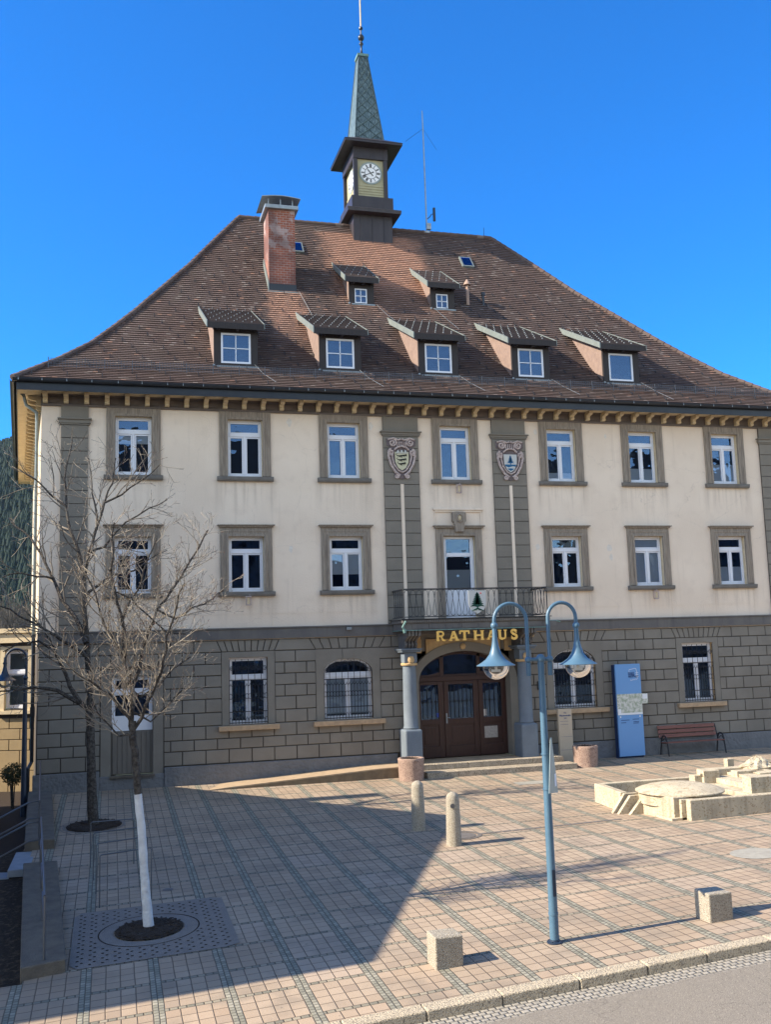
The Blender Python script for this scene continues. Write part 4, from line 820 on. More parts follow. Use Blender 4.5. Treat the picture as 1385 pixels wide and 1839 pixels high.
def slope(mb, k0, k1, nrm, pitch=PITCH, lift=.040):
    n = int(arc[-1]/pitch); mb.uv = mb.uv or []
    for i in range(n+1):
        a0, a1 = i*pitch, min((i+1)*pitch, arc[-1]); s0, s1 = s_of(a0), s_of(a1)
        if a1-a0 < .01: break
        L0, R0, L1, R1 = hip(s0, k0), hip(s0, k1), hip(s1, k0), hip(s1, k1); z0, z1 = fz(s0), fz(s1)
        lz_ = lift*.62; ly = lift*.78
        up0 = (L0[0]+nrm[0]*ly, L0[1]+nrm[1]*ly, z0+lz_); up1 = (R0[0]+nrm[0]*ly, R0[1]+nrm[1]*ly, z0+lz_)
        mb.add([(*L0, z0), (*R0, z0), up1, up0, (*R1, z1), (*L1, z1)], [(0, 1, 2, 3), (3, 2, 4, 5)])
        ax = 0 if abs(nrm[1]) > .5 else 1
        mb.uv += [[(L0[ax], a0+.001)]*4, [(L0[ax], a0+.002), (R0[ax], a0+.002), (R1[ax], a1-.002), (L1[ax], a1-.002)]]
m = MB(); slope(m, 0, 1, (0, -1)); rf = part(m, 'roof', 'roof_tile')
m = MB(); slope(m, 3, 0, (-1, 0)); m.build('side_slope', 'roof_tile', rf)
m = MB(); slope(m, 1, 2, (1, 0), 1.0, .0); slope(m, 2, 3, (0, 1), 1.0, .0); m.build('rear_slope', 'roof_tile', rf)
m = MB(); m.uv = []
def captiles(pts, r=.10):
    tot = 0
    for p, q in zip(pts, pts[1:]):
        p, q = Vector(p), Vector(q); L = (q-p).length; n = max(1, int(L/.33))
        for i in range(n):
            a, b = p.lerp(q, i/n), p.lerp(q, (i+1.12)/n); f0 = len(m.f); m.tube([a, b], r, 8, rr=[r*1.12, r*.9]); m.uv += [[(i*.18+.09, .05)]*len(f) for f in m.f[f0:]]
for k in (0, 1): captiles([(*hip(s, k), fz(s)+.03) for s, z in PF])
captiles([(RX0, RY, 23.45), (10.5, RY, 23.45)]); captiles([(12.3, RY, 23.45), (RX1, RY, 23.45)]); m.build('ridge_tiles', 'roof_tile', rf)
m = MB(); rnd = random.Random(8)
NN = Vector((0, -.78, .62))
for i in range(2, 88, 3):
    s = s_of(i*PITCH); x0, x1 = hip(s, 0)[0]+.3, hip(s, 1)[0]-.3; x = x0+(i//3 % 2)*.55+rnd.random()*.1
    while x < x1:
        if not (i > 45 and 9.2 < x < 13.6 and rnd.random() < .8): y = s-.9; z = fz(s); m.obox((x, y-.02, z+.065), .018, .03, .11, rx=-.25); m.obox((x, y+.08, z+.135), .022, .2, .012, rx=.95)
        x += 1.1
tag(m.build('snow_hooks', 'iron', rf), kind='stuff')
m = MB(); s0 = .75; y0 = s0-.9; z0 = fz(s0)
xa, xb = hip(s0, 0)[0]+.25, hip(s0, 1)[0]-.2; x = xa
for k in range(4): m.box(xa, xb, y0-.085+k*.01, y0-.075+k*.01, z0+.06+k*.085, z0+.07+k*.085)
while x < xb: m.box(x-.005, x+.005, y0-.08, y0-.07, z0+.04, z0+.34); x += .09
x = xa
while x < xb: m.tube([(x, y0+.2, z0+.2), (x, y0-.05, z0+.3)], .008, 4); m.box(x-.012, x+.012, y0-.09, y0-.06, z0, z0+.36); x += .9
m.build('snow_fence', 'rail_steel', rf)
m = MB()
def wire(pts): m.tube([(x, s-.9-.05, fz(s)+.07) for x, s in pts], .007, 4)
for x, s0, s1 in ((4.9, .2, 1.5), (8.75, .2, 1.45), (12.6, .2, 1.4), (16.4, .2, 1.4), (20.3, .1, 1.45)): wire([(x+.55, s0), (x+.2, (s0+s1)/2), (x, s1)])
wire([(7.35, 5.6), (7.6, 4.6), (7.75, 3.3)]); wire([(10.5, 5.2), (10.8, 4.7), (11.3, 4.2), (11.9, 3.6)]); wire([(13.0, 5.2), (13.4, 4.6), (13.7, 4.2)]); m.build('lightning_cable', 'zinc', rf)
# dormers
def dormer(x0, x1, y, zt, slope_, yb, big=True, single=False):
    zb = fz(y+.9)-.02; t = MB(); m = MB(); m.uv = []
    xa, xb = x0-(.25 if big else .22), x1+(.2 if big else .13); yf = y-.3; zf_ = zt
    L = math.hypot(yb-yf, slope_*(yb-yf)); n = int(L/PITCH); th = .016
    for i in range(n):
        a0, a1 = i/n, (i+1)/n; ya, yb_ = yf+(yb-yf)*a0, yf+(yb-yf)*a1; za, zb_2 = zf_+slope_*(ya-yf), zf_+slope_*(yb_-yf)
        m.add([(xa, ya-.01, za), (xb, ya-.01, za), (xb, ya-.01, za+th), (xa, ya-.01, za+th), (xb, yb_, zb_2), (xa, yb_, zb_2)], [(0, 1, 2, 3), (3, 2, 4, 5)]); m.uv += [[(xa, i*PITCH+.01)]*4, [(xa, i*PITCH+.002), (xb, i*PITCH+.002), (xb, (i+1)*PITCH-.002), (xa, (i+1)*PITCH-.002)]]
    # body
    b = MB(); zs = zt-.12
    wx0, wx1, wz0, wz1 = (x0+.25, x1-.25, zb+.14, zb+1.25) if big else (x0+.24, x1-.30, zb+.08, zb+.70)
    b.box(x0, wx0, y, y+.1, zb-.05, zs); b.box(wx1, x1, y, y+.1, zb-.05, zs); b.box(wx0, wx1, y, y+.1, wz1, zs); b.box(wx0, wx1, y, y+.1, zb-.05, wz0)
    d = b.build('dormer', 'dormer_brown', HALL)
    for xx in (x0+.001, x1-.001):
        c = MB()
        top = [(y+.05+(yb-y)*k/6, zs+slope_*((yb-y)*k/6+.2)) for k in range(7)]; bot = [(y+.05+(yb-y)*k/6, min(fz(y+.95+(yb-y)*k/6)-.12, top[k][1]-.01)) for k in range(7)]
        for k in range(6): c.add([(xx, *bot[k]), (xx, *bot[k+1]), (xx, *top[k+1]), (xx, *top[k])], [(0, 1, 2, 3)])
        c.build('cheek', 'shingle_pink', d)
    r = m.build('dormer_roof', 'dormer_tile', d)
    h_ = MB()
    for i in range(3, n, 3):
        ya = yf+(yb-yf)*i/n; za = zf_+slope_*(ya-yf); xx = xa+.18+(i//3 % 2)*.16
        while xx < xb-.1: h_.box(xx, xx+.014, ya-.03, ya+.05, za+.01, za+.055); xx += .32
    tag(h_.build('snow_hooks', 'zinc', r), kind='stuff')
    f = MB(); f.box(xa-.01, xb+.01, yf-.03, yf-.002, zt-.20, zt+.03); f.add([(xa, yf, zt-.06), (xb, yf, zt-.06), (xb, yb, zt-.06+slope_*(yb-yf)), (xa, yb, zt-.06+slope_*(yb-yf))], [(0, 3, 2, 1)])
    for xx in (x0+.1, (x0+x1)/2, x1-.15): f.box(xx, xx+.1, yf+.02, y+.02, zt-.2, zt-.1)
    f.build('eave_board', 'dormer_brown', d)
    for xx, w_, hh_ in ((xa-.03, .035, 0), (xb-.005, .02, .035)):
        v = MB(); v.add([(xx, yf-.04, zt-.17), (xx+w_, yf-.04, zt-.17), (xx+w_, yb, zt-.17+slope_*(yb-yf)), (xx, yb, zt-.17+slope_*(yb-yf)), (xx, yf-.04, zt+.06-hh_), (xx+w_, yf-.04, zt+.06-hh_), (xx+w_, yb, zt+.07-hh_+slope_*(yb-yf)), (xx, yb, zt+.07-hh_+slope_*(yb-yf))], [(0, 1, 2, 3), (4, 7, 6, 5), (0, 4, 5, 1), (1, 5, 6, 2), (3, 2, 6, 7), (0, 3, 7, 4)])
        v.build('verge_flashing', 'zinc_green', d)
    w_ = MB(); yy = y+.01; f_ = .07 if big else .045
    w_.box(wx0, wx0+f_, yy, yy+.06, wz0, wz1); w_.box(wx1-f_, wx1, yy, yy+.06, wz0, wz1); w_.box(wx0+f_, wx1-f_, yy, yy+.06, wz0, wz0+f_); w_.box(wx0+f_, wx1-f_, yy, yy+.06, wz1-f_, wz1)
    if not single: xm, zm = (wx0+wx1)/2, (wz0+wz1)/2; w_.box(xm-.016, xm+.016, yy+.01, yy+.05, wz0+f_, wz1-f_); w_.box(wx0+f_, wx1-f_, yy+.01, yy+.05, zm-.016, zm+.016)
    w_.build('frame', 'white_frame', d)
    p = MB(); p.quad((wx0+f_, yy+.035, wz0+f_), (wx1-f_, yy+.03, wz0+f_), (wx1-f_, yy+.03, wz1-f_), (wx0+f_, yy+.035, wz1-f_)); p.build('pane', 'glass', d)
    k = MB(); k.quad((wx0-.1, y+.6, wz0-.1), (wx1+.1, y+.6, wz0-.1), (wx1+.1, y+.6, wz1+.1), (wx0-.1, y+.6, wz1+.1)); k.build('room', 'room', d)
    s = MB(); s.box(x0+.1, x1+.02, y-.08, y+.02, zb-.02, zb+.03); s.box(x0-.05, x0+.02, y-.1, y+.5, zb-.0, zb+.06); s.build('apron', 'zinc', d)
for x in (3.46, 7.27, 11.06, 14.82, 18.69): dormer(x, x+1.56, .55, 15.76, .49, 3.85, True, x > 18)
for x in (9.37, 12.90): dormer(x, x+1.06, 4.35, 19.27, .62, 6.45, False)
# chimney
m = MB(); m.box(6.14, 7.24, 4.78, 6.03, 18.0, 22.24); ch = part(m, 'chimney', 'chimney_brick')
q = MB(); q.box(5.99, 7.38, 4.63, 6.18, 22.24, 22.40); q.build('cap_slab', 'zinc', ch, bevel=.01)
q = MB(); n = 10
for i in range(n):
    t0, t1 = i/n, (i+1)/n; h0 = lambda t: 22.66+.08*math.sin(PI*t); q.add([(5.86+1.6*t0, 4.55, h0(t0)), (5.86+1.6*t1, 4.55, h0(t1)), (5.86+1.6*t1, 6.25, h0(t1)), (5.86+1.6*t0, 6.25, h0(t0)), (5.86+1.6*t0, 4.55, h0(t0)+.03), (5.86+1.6*t1, 4.55, h0(t1)+.03), (5.86+1.6*t1, 6.25, h0(t1)+.03), (5.86+1.6*t0, 6.25, h0(t0)+.03)], [(0, 3, 2, 1), (4, 5, 6, 7), (0, 1, 5, 4), (3, 7, 6, 2)])
for x in (6.15, 6.65, 7.15):
    for y in (4.75, 6.05): q.box(x-.02, x+.02, y-.01, y+.01, 22.40, 22.68)
q.build('rain_hood', 'zinc', ch); q = MB(); q.box(6.12, 7.26, 4.76, 4.8, 18.2, 19.05); q.build('flashing', 'sheet_dark', ch)
q = MB(); q.prism([(4.74, 19.10), (4.74, 18.6), (6.0, 20.2), (6.0, 20.55)], 6.09, 6.13, 'x'); q.box(6.05, 7.32, 4.70, 4.78, 18.62, 18.72); q.build('side_flashing', 'zinc_green', ch)
# roof fittings
def on_roof(x, s, w_, l, h, name, m_, pm):
    ang = math.atan2(fz(s+.3)-fz(s-.3), .6); b = MB(); c = Vector((x, s-.9, fz(s)+.05)); b.obox(c, w_, l, h, rx=ang); o = part(b, name, m_); q = MB(); q.obox(c+Vector((0, -math.sin(ang), math.cos(ang)))*(h/2+.004), w_-.14, l-.14, .006, rx=ang); q.build('pane', pm, o)
on_roof(7.72, 7.93, .56, .8, .14, 'skylight', 'zinc_green', 'glass'); on_roof(15.54, 7.83, .56, .8, .14, 'skylight', 'zinc_green', 'glass')
m = MB(); m.lathe([(0, -.3), (.075, -.3), (.075, .75), (.05, .78), (.05, .9), (.16, .92), (.13, 1.0), (.03, 1.16), (0, 1.17)], (14.69, 4.71, 18.62), 14); part(m, 'vent_pipe', 'vent_clay', smooth=True)
m = MB(); m.lathe([(0, -.3), (.06, -.3), (.06, .42), (.09, .44), (.09, .56), (0, .58)], (15.42, 4.76, 18.7), 12); part(m, 'vent_pipe', 'sheet_dark', smooth=True)
m = MB(); m.tube([(14.23, 8.5, 23.4), (14.22, 8.5, 28.7), (14.21, 8.5, 29.56)], .03, 8, rr=[.035, .03, .022]); an = part(m, 'antenna_mast', 'zinc')
q = MB(); q.box(14.2, 14.42, 8.4, 8.55, 23.6, 23.9); q.box(14.08, 14.36, 8.4, 8.6, 23.42, 23.5); q.build('junction_box', 'zinc', an); q = MB(); q.box(14.56, 14.66, 8.42, 8.52, 24.05, 24.70); q.tube([(14.23, 8.5, 24.1), (14.4, 8.5, 24.25), (14.5, 8.5, 24.4), (14.58, 8.5, 24.4)], .02, 5); q.build('panel_antenna', 'sheet_dark', an)
q = MB()
for dx, dz in ((-.9, -.75), (.65, -1.0)): q.tube([(14.22, 8.5, 28.65), (14.22+dx, 8.5, 28.65+dz)], .007, 4)
q.build('dipole', 'iron', an)
m = MB(); m.tube([(17.1, RY, 23.45), (17.1, RY, 23.95)], .012, 5); part(m, 'lightning_rod', 'iron')
# clock tower
TY0, TY1 = 7.69, 9.9
def ring_box(mb, x0, x1, y0, y1, z0, z1): mb.box(x0, x1, y0, y1, z0, z1)
def frust(mb, a, b):      # a, b = (x0, x1, y0, y1, z)
    v = [(a[0], a[2], a[4]), (a[1], a[2], a[4]), (a[1], a[3], a[4]), (a[0], a[3], a[4]), (b[0], b[2], b[4]), (b[1], b[2], b[4]), (b[1], b[3], b[4]), (b[0], b[3], b[4])]
    mb.add(v, [(0, 3, 2, 1), (4, 5, 6, 7), (0, 1, 5, 4), (1, 2, 6, 5), (2, 3, 7, 6), (3, 0, 4, 7)])
m = MB(); m.box(10.48, 12.30, TY0, TY1, 21.6, 23.72)
for x in (10.80, 11.36, 11.92): m.box(x-.015, x+.015, TY0-.025, TY0, 22.0, 23.7)
for y in (8.2, 8.8, 9.4): m.box(10.455, 10.48, y-.015, y+.015, 22.6, 23.7)
tw = part(m, 'clock_tower', 'tower_sheet')
q = MB(); frust(q, (10.15, 12.63, 7.30, 10.25, 23.70), (10.13, 12.65, 7.28, 10.27, 23.86)); frust(q, (10.13, 12.65, 7.28, 10.27, 23.862), (10.42, 12.36, 7.60, 10.0, 24.02)); q.box(10.42, 12.36, 7.60, 10.0, 24.0, 24.56)
frust(q, (10.62, 12.18, 7.7, 9.9, 26.96), (10.08, 12.78, 7.24, 10.35, 26.99)); q.box(10.08, 12.78, 7.24, 10.35, 26.99, 27.10); frust(q, (10.06, 12.80, 7.22, 10.37, 27.102), (10.62, 12.10, 7.70, 9.6, 27.42)); q.build('cornice', 'tower_sheet', tw)
q = MB(); q.box(10.72, 12.02, 7.80, 9.80, 24.5, 26.5)
for k in range(5): z = 24.62+k*.125; q.box(10.74, 12.0, 7.775, 7.80, z, z+.10); q.box(10.695, 10.72, 7.9, 9.7, z, z+.10)
q.build('clock_panel', 'tower_panel', tw)
q = MB()
for x in (10.57, 11.98):
    for y in (7.72, 9.70): q.box(x, x+.18, y, y+.18, 24.5, 26.45)
q.box(10.55, 12.19, 7.70, 9.90, 26.42, 26.97)
for x in (10.72, 11.36, 11.98): q.box(x-.015, x+.015, 7.68, 7.70, 26.42, 26.95)
q.build('corner_posts', 'tower_sheet', tw)
def clock(cx, cy, cz, ax):
    def W(u, v, d): return (cx+u, cy-d, cz+v) if ax == 'y' else (cx-d, cy-u, cz+v)
    def disc(r0, r1, d, n=40):
        m = MB()
        if r0 == 0: m.add([W(r1*math.cos(2*PI*i/n), r1*math.sin(2*PI*i/n), d) for i in range(n)], [tuple(range(n))])
        else:
            for i in range(n): a, b = 2*PI*i/n, 2*PI*(i+1)/n; m.add([W(r0*math.cos(a), r0*math.sin(a), d), W(r1*math.cos(a), r1*math.sin(a), d), W(r1*math.cos(b), r1*math.sin(b), d), W(r0*math.cos(b), r0*math.sin(b), d)], [(0, 1, 2, 3)])
        return m
    disc(0, .54, .012).build('clock_ring', 'clock_ring', tw); f = disc(0, .465, .02).build('clock_face', 'clock_white', tw)
    m = disc(.262, .282, .026); num = [3, 1, 2, 3, 2, 1, 2, 3, 4, 2, 1, 2]
    for h in range(12):
        a = PI/2-h*PI/6
        for k in range(num[h]):
            o = (k-(num[h]-1)/2)*.036; c, s = math.cos(a), math.sin(a); w2 = .013
            pts = [(.29, o-w2), (.445, o-w2), (.445, o+w2), (.29, o+w2)]; m.add([W(p*c-t*s, p*s+t*c, .026) for p, t in pts], [(0, 1, 2, 3)])
    def hand(ang, L, w_):
        c, s = math.cos(ang), math.sin(ang); pts = [(-.16, -.03), (-.10, -.02), (-.05, -w_), (L*.6, -w_*1.2), (L, 0), (L*.6, w_*1.2), (-.05, w_), (-.10, .02), (-.16, .03)]
        n = len(pts); m.add([W(p*c-t*s, p*s+t*c, .035) for p, t in pts], [tuple(range(n))])
    hand(PI/2-math.radians((10+41/60)*30), .28, .018); hand(PI/2-math.radians(41*6), .40, .014)
    m.build('clock_hands', 'iron', tw)
clock(11.37, 7.775, 25.76, 'y'); clock(10.70, 8.80, 25.76, 'x')
q = MB(); frust(q, (10.68, 12.06, 7.76, 9.54, 27.38), (11.14, 11.56, 8.45, 8.95, 31.95)); spn = q.build('spire', 'spire_copper', tw)
q = MB()
def onface(u, t, d=.012):      # front face of the spire: u -1..1, t 0..1
    x0, x1 = 10.68+(11.14-10.68)*t, 12.06+(11.56-12.06)*t; return (x0+(x1-x0)*(u+1)/2, 7.76+(8.45-7.76)*t-d, 27.38+4.57*t)
for dg in (1, -1):
    for c in range(-4, 26):
        pts = []; cc = c*.115
        for j in range(13):
            t = cc+j*.02*1.0; u = dg*(-1+2*j/12)
            if -.0 <= t <= 1: pts.append(onface(u, t))
        if len(pts) > 1: q.tube(pts, .022 if dg == 1 else .012, 4)
for u in (-1, 1): q.tube([onface(u, 0), onface(u, 1)], .022, 5)
q.tube([(10.66, 9.5, 27.38), (11.13, 8.95, 31.95)], .02, 5); q.build('seams', 'spire_dark', spn)
q = MB(); q.box(11.08, 11.62, 8.40, 9.0, 31.93, 32.06); q.build('spire_cap', 'copper_green', spn)
q = MB(); q.lathe([(.16, 32.06), (.07, 32.2), (.04, 32.45), (.05, 32.62), (.10, 32.68), (.10, 32.74), (.05, 32.8), (.05, 32.86), (.14, 32.96), (.15, 33.05), (.10, 33.16), (.035, 33.2), (.03, 33.42), (.09, 33.48), (.09, 33.56), (.03, 33.62), (.025, 33.8)], (11.35, 8.7, 0), 14); q.build('finial', 'sheet_dark', spn, smooth=True)
q = MB(); q.tube([(11.35, 8.7, 33.6), (11.35, 8.7, 37.5)], .035, 8); q.build('finial_rod', 'ochre', spn)
# ------------------------------------------------------------------ entrance steps and ramp
def slab(mb, x0, x1, y0, y1, zt, dz=-.8): mb.box(x0, x1, y0, y1, dz, zt)
t = thing('entrance_steps', (12.5, -1, 0), 'two pale stone steps up to the arched entrance door', 'steps')
m = MB(); x = 10.06
for i in range(5): m.box(x, x+1.08-.008, -1.95, -1.28, -.5, .12); x += 1.08
m.box(9.4, 15.45, -1.28, -.9, -.5, .118); m.build('lower_step', 'step_stone', t, bevel=.012)
m = MB(); x = 9.42
for i in range(5): m.box(x, x+1.17-.008, -1.27, -.9, .119, .30); x += 1.17
m.build('upper_step', 'step_stone', t, bevel=.012)
m = MB(); m.box(9.42, 15.262, -.9, -.0, -.4, .295); m.box(10.42, 13.86, -.0, .8, -.4, .297); m.build('landing', 'ramp_stone', t)
m = MB(); m.prism([(2.95, -.6), (9.41, -.6), (9.41, .30), (8.6, .29), (4.0, .03), (2.95, -.05)], -1.33, -.095); rp = top_mesh(m, 'entrance_ramp', 'ramp_stone', (6, -.7, 0), 'long sandy stone ramp rising along the wall to the entrance', 'ramp')
m = MB(); m.prism([(2.9, -.6), (9.40, -.6), (9.40, .27), (8.6, .26), (4.0, -.0), (2.9, -.08)], -1.36, -1.332); m.build('ramp_front', 'ramp_side', rp)
# ------------------------------------------------------------------ street lamps
def shade(cx, cy, rim, k=1):
    pr = [(.036, .64), (.036, .5), (.045, .38), (.065, .28), (.10, .18), (.16, .10), (.24, .045), (.30, .012), (.315, 0), (.30, -.008), (.20, .0), (.0, .03)]
    m = MB(); m.lathe([(r*k, z*k) for r, z in pr], (cx, cy, rim), 32); return m
def globe(cx, cy, rim, r=.215):
    m = MB(); m.lathe([(r*math.cos(a), r*math.sin(a)) for a in [-PI/2+.02+(PI/2-.05)*i/10 for i in range(11)]][::-1], (cx, cy, rim-.005), 28); m.f = m.f[:-2]; return m
L0 = Vector((6.735, -18.88, -.36))
t = thing('street_lamp', L0, 'blue double-armed street lamp with two bell shades at the kerb', 'street lamp', 'swan-neck street lamps')
m = MB(); x, y = L0.x, L0.y; m.tube([(x, y, -.5), (x, y, .1), (x, y, 1.0), (x, y, 2.0), (x, y, 4.0)], .07, 16, rr=[.074, .072, .066, .060, .050]); m.lathe([(.078, .06), (.078, .10)], (x, y, 0), 16); m.lathe([(.07, 1.97), (.07, 1.99)], (x, y, 0), 16); m.lathe([(.07, 2.52), (.07, 2.54)], (x, y, 0), 16); m.build('pole', 'lamp_blue', t, smooth=True)
q = MB(); q.lathe([(0, .0), (.125, .0), (.125, .018), (.085, .03), (.08, .055), (0, .055)], (x, y, gz(x, y)), 20); q.box(x-.02, x+.035, y-.075, y-.068, .35, .75)
for k in range(4): q.lathe([(.016, .018), (.016, .035), (0, .04)], (x+.10*math.cos(k*PI/2+.7), y+.10*math.sin(k*PI/2+.7), gz(x, y)), 6)
q.build('base_plate', 'lamp_dark', t)
m = MB(); m.lathe([(.0, -.075)]+[(.075*math.cos(a), .075*math.sin(a)) for a in [-1.2+.4*i for i in range(7)]]+[(0, .075)], (x, y, 4.04), 18); m.tube([(x-.24, y, 4.03), (x+.20, y, 4.03)], .032, 10); m.lathe([(.052, -.12), (.052, 0)], (x, y, 4.02), 12); m.build('cross_arm', 'lamp_blue', t, smooth=True)
for xi, xo, kn, rim in ((x-.22, x-.78, 4.59, 3.955), (x+.16, x+.66, 4.56, 3.93)):
    xm, rr_ = (xi+xo)/2, abs(xi-xo)/2; s_ = 1 if xo > xi else -1; zc = 4.94-rr_
    m = MB(); m.tube([(xi, y, 3.77), (xi, y, 4.0), (xi, y, zc)]+[(xm-s_*rr_*math.cos(a), y, zc+rr_*math.sin(a)) for a in [PI*i/16 for i in range(1, 16)]]+[(xo, y, zc), (xo, y, kn)], .030, 12)
    for zz, xx, r in ((4.03, xi, .055), (kn, xo, .058)): m.lathe([(.0, -r)]+[(r*math.cos(a), r*math.sin(a)) for a in [-1.2+.4*i for i in range(7)]]+[(0, r)], (xx, y, zz), 16)
    m.tube([(xi, y, 3.77), (xi, y, 3.98)], .038, 12); m.build('arm', 'lamp_blue', t, smooth=True)
    s = shade(xo, y, rim).build('lamp_shade', 'lamp_blue', t, smooth=True)
    globe(xo, y, rim).build('glass_globe', 'lamp_glass', s, smooth=True)
    q = MB(); q.tube([(xo, y, rim+.02), (xo, y, rim-.06)], .025, 8); q.box(xo-.07, xo+.07, y-.02, y+.02, rim-.10, rim-.06); q.build('bulb', 'white_frame', s)
m = MB(); R_ = Matrix.Rotation(math.radians(52), 3, 'Z'); c = Vector((x+.10, y-.02, 0))
def sgn_(u, z, d): return tuple(c+R_ @ Vector((u, d, 0))+Vector((0, 0, z)))
tri = [(-.30, 1.95), (.30, 1.88), (.04, 2.78), (-.04, 2.78)]; n = 4
m.add([sgn_(u, z, -.004) for u, z in tri]+[sgn_(u, z, .004) for u, z in tri], [(0, 1, 2, 3), (7, 6, 5, 4)]+[(i, i+4, (i+1) % 4+4, (i+1) % 4) for i in range(4)])
ts_ = top_mesh(m, 'traffic_sign', 'sign_back', (x+.15, y, 1.9), 'grey-backed traffic sign clamped edge-on to the blue lamp pole', 'sign')
q = MB(); q.tube([sgn_(-.02, 2.02, .05), sgn_(-.02, 2.5, .05)], .018, 8); q.tube([sgn_(-.02, 2.02, .05), (x, y, 2.02)], .014, 6); q.tube([sgn_(-.02, 2.5, .05), (x, y, 2.5)], .014, 6); q.build('bracket', 'sign_back', ts_)
q = MB(); q.add([sgn_(u, z, -.007) for u, z in ((.08, 2.0), (.2, 2.0), (.2, 2.2), (.08, 2.2))], [(0, 1, 2, 3)]); q.build('sticker', 'print_white', ts_)
L1 = Vector((-2.52, -1.15, -.1)); x, y = L1.x, L1.y
t = thing('street_lamp', L1, 'dark street lamp with one bell shade beside the left corner of the town hall', 'street lamp', 'swan-neck street lamps')
m = MB(); m.tube([(x, y, -.5), (x, y, 1.5), (x, y, 3.6)], .06, 12, rr=[.085, .075, .06]); m.build('pole', 'lamp_dark', t, smooth=True)
m = MB(); m.tube([(x+.02, y, 3.5), (x+.02, y, 4.25)]+[(x-.28+.30*math.cos(a), y, 4.25+.30*math.sin(a)) for a in [PI*i/14 for i in range(1, 14)]]+[(x-.58, y, 4.25), (x-.60, y, 4.1)], .034, 10); m.lathe([(0, -.06), (.05, -.04), (.065, 0), (.05, .04), (0, .06)], (x-.6, y, 4.12), 12); m.lathe([(0, -.08), (.06, -.05), (.08, 0), (.06, .05), (0, .08)], (x, y, 3.66), 12); m.build('arm', 'lamp_dark', t, smooth=True)
s = shade(x-.6, y, 3.60, 1.1).build('lamp_shade', 'lamp_dark', t, smooth=True); globe(x-.6, y, 3.60, .23).build('glass_globe', 'lamp_glass', s, smooth=True)
# ------------------------------------------------------------------ bollards, blocks, planters
for i, (x, y, lab) in enumerate(((7.43, -9.42, 'rough granite bollard, the farther one, nearer the town hall steps'), (7.66, -11.45, 'rough granite bollard, the nearer one, with a round grey emblem'))):
    m = MB(); z = gz(x, y); m.lathe([(.0, -.2), (.18, -.2), (.178, .05), (.168, .5), (.150, 1.06), (.135, 1.12), (.09, 1.17), (.04, 1.195), (0, 1.2)], (x, y, z), 12 if 0 else 20)
    o = top_mesh(m, 'bollard', 'exposed_aggregate', (x, y, z), lab, 'bollard', 'granite bollards', smooth=True)
    if i: q = MB(); q.lathe([(0, 0), (.055, 0), (.055, .012), (0, .015)], (0, 0, 0), 16); q.v = [(x-.06+a, y-.148-c*1, z+.90+b) for a, b, c in q.v]; q.build('emblem', 'cast_iron', o)
for x0, x1, y0, y1, h, lab in ((4.69, 5.13, -19.14, -18.70, .45, 'square washed-concrete seat block nearest the camera, at the kerb'), (9.25, 9.68, -19.30, -18.87, .43, 'square washed-concrete seat block shaded by the lamp, to its right')):
    m = MB(); zb = gz((x0+x1)/2, y0); m.box(x0, x1, y0, y1, zb-.1, zb+h); top_mesh(m, 'stone_block', 'exposed_aggregate', ((x0+x1)/2, (y0+y1)/2, zb), lab, 'stone block', 'square stone seat blocks', bevel=.022)
for x, y, lab in ((9.53, -1.86, 'round pink concrete planter at the left end of the entrance steps'), (15.98, -1.52, 'round pink concrete planter beside the stone stele')):
    z = gz(x, y); m = MB(); m.lathe([(0, -.1), (.40, -.1), (.41, .1), (.43, .60), (.44, .66), (.42, .70), (.36, .70), (.345, .66), (.345, .55), (0, .55)], (x, y, z), 36)
    o = top_mesh(m, 'planter', 'planter_pink', (x, y, z), lab, 'planter', 'round concrete planters', smooth=True)
    q = MB(); q.lathe([(.345, .6), (.3, .64), (.2, .68), (0, .70)], (x, y, z), 20); rr = random.Random(2)
    for k in range(160):
        a, r = rr.random()*2*PI, rr.random()*.3; p = Vector((x+r*math.cos(a), y+r*math.sin(a), z+.66)); d = Vector((rr.uniform(-.06, .06), rr.uniform(-.06, .06), rr.uniform(.01, .07))); q.tube([p, p+d], .004, 3)
    q.build('soil', 'soil', o)
# ------------------------------------------------------------------ bench
t = thing('park_bench', (20.9, -.45, 0), 'reddish-brown slatted bench with dark iron legs under the right window', 'bench')
m = MB()
for k in range(3): m.obox((20.85, -.20+.035*k, .66+.155*k), 2.42, .03, .125, rx=-.2)
m.build('backrest', 'bench_wood', t, bevel=.008)
m = MB()
for k in range(3): m.obox((20.9, -.62+.14*k, .455-.008*k), 2.46, .12, .035)
m.build('seat', 'bench_wood', t, bevel=.008)
for x in (19.72, 22.10):
    m = MB(); m.tube([(x, -.74, -.06), (x, -.68, .3), (x, -.64, .52), (x, -.60, .62), (x, -.50, .69), (x, -.38, .69), (x, -.30, .62), (x, -.25, .5), (x, -.14, -.04)], .028, 8); m.tube([(x, -.66, .43), (x, -.25, .42)], .022, 6); m.tube([(x, -.27, .45), (x, -.17, .75), (x, -.09, 1.0)], .02, 6); m.tube([(x, -.62, .5), (x, -.48, .60), (x, -.32, .5)], .014, 6); m.build('leg_frame', 'iron', t)
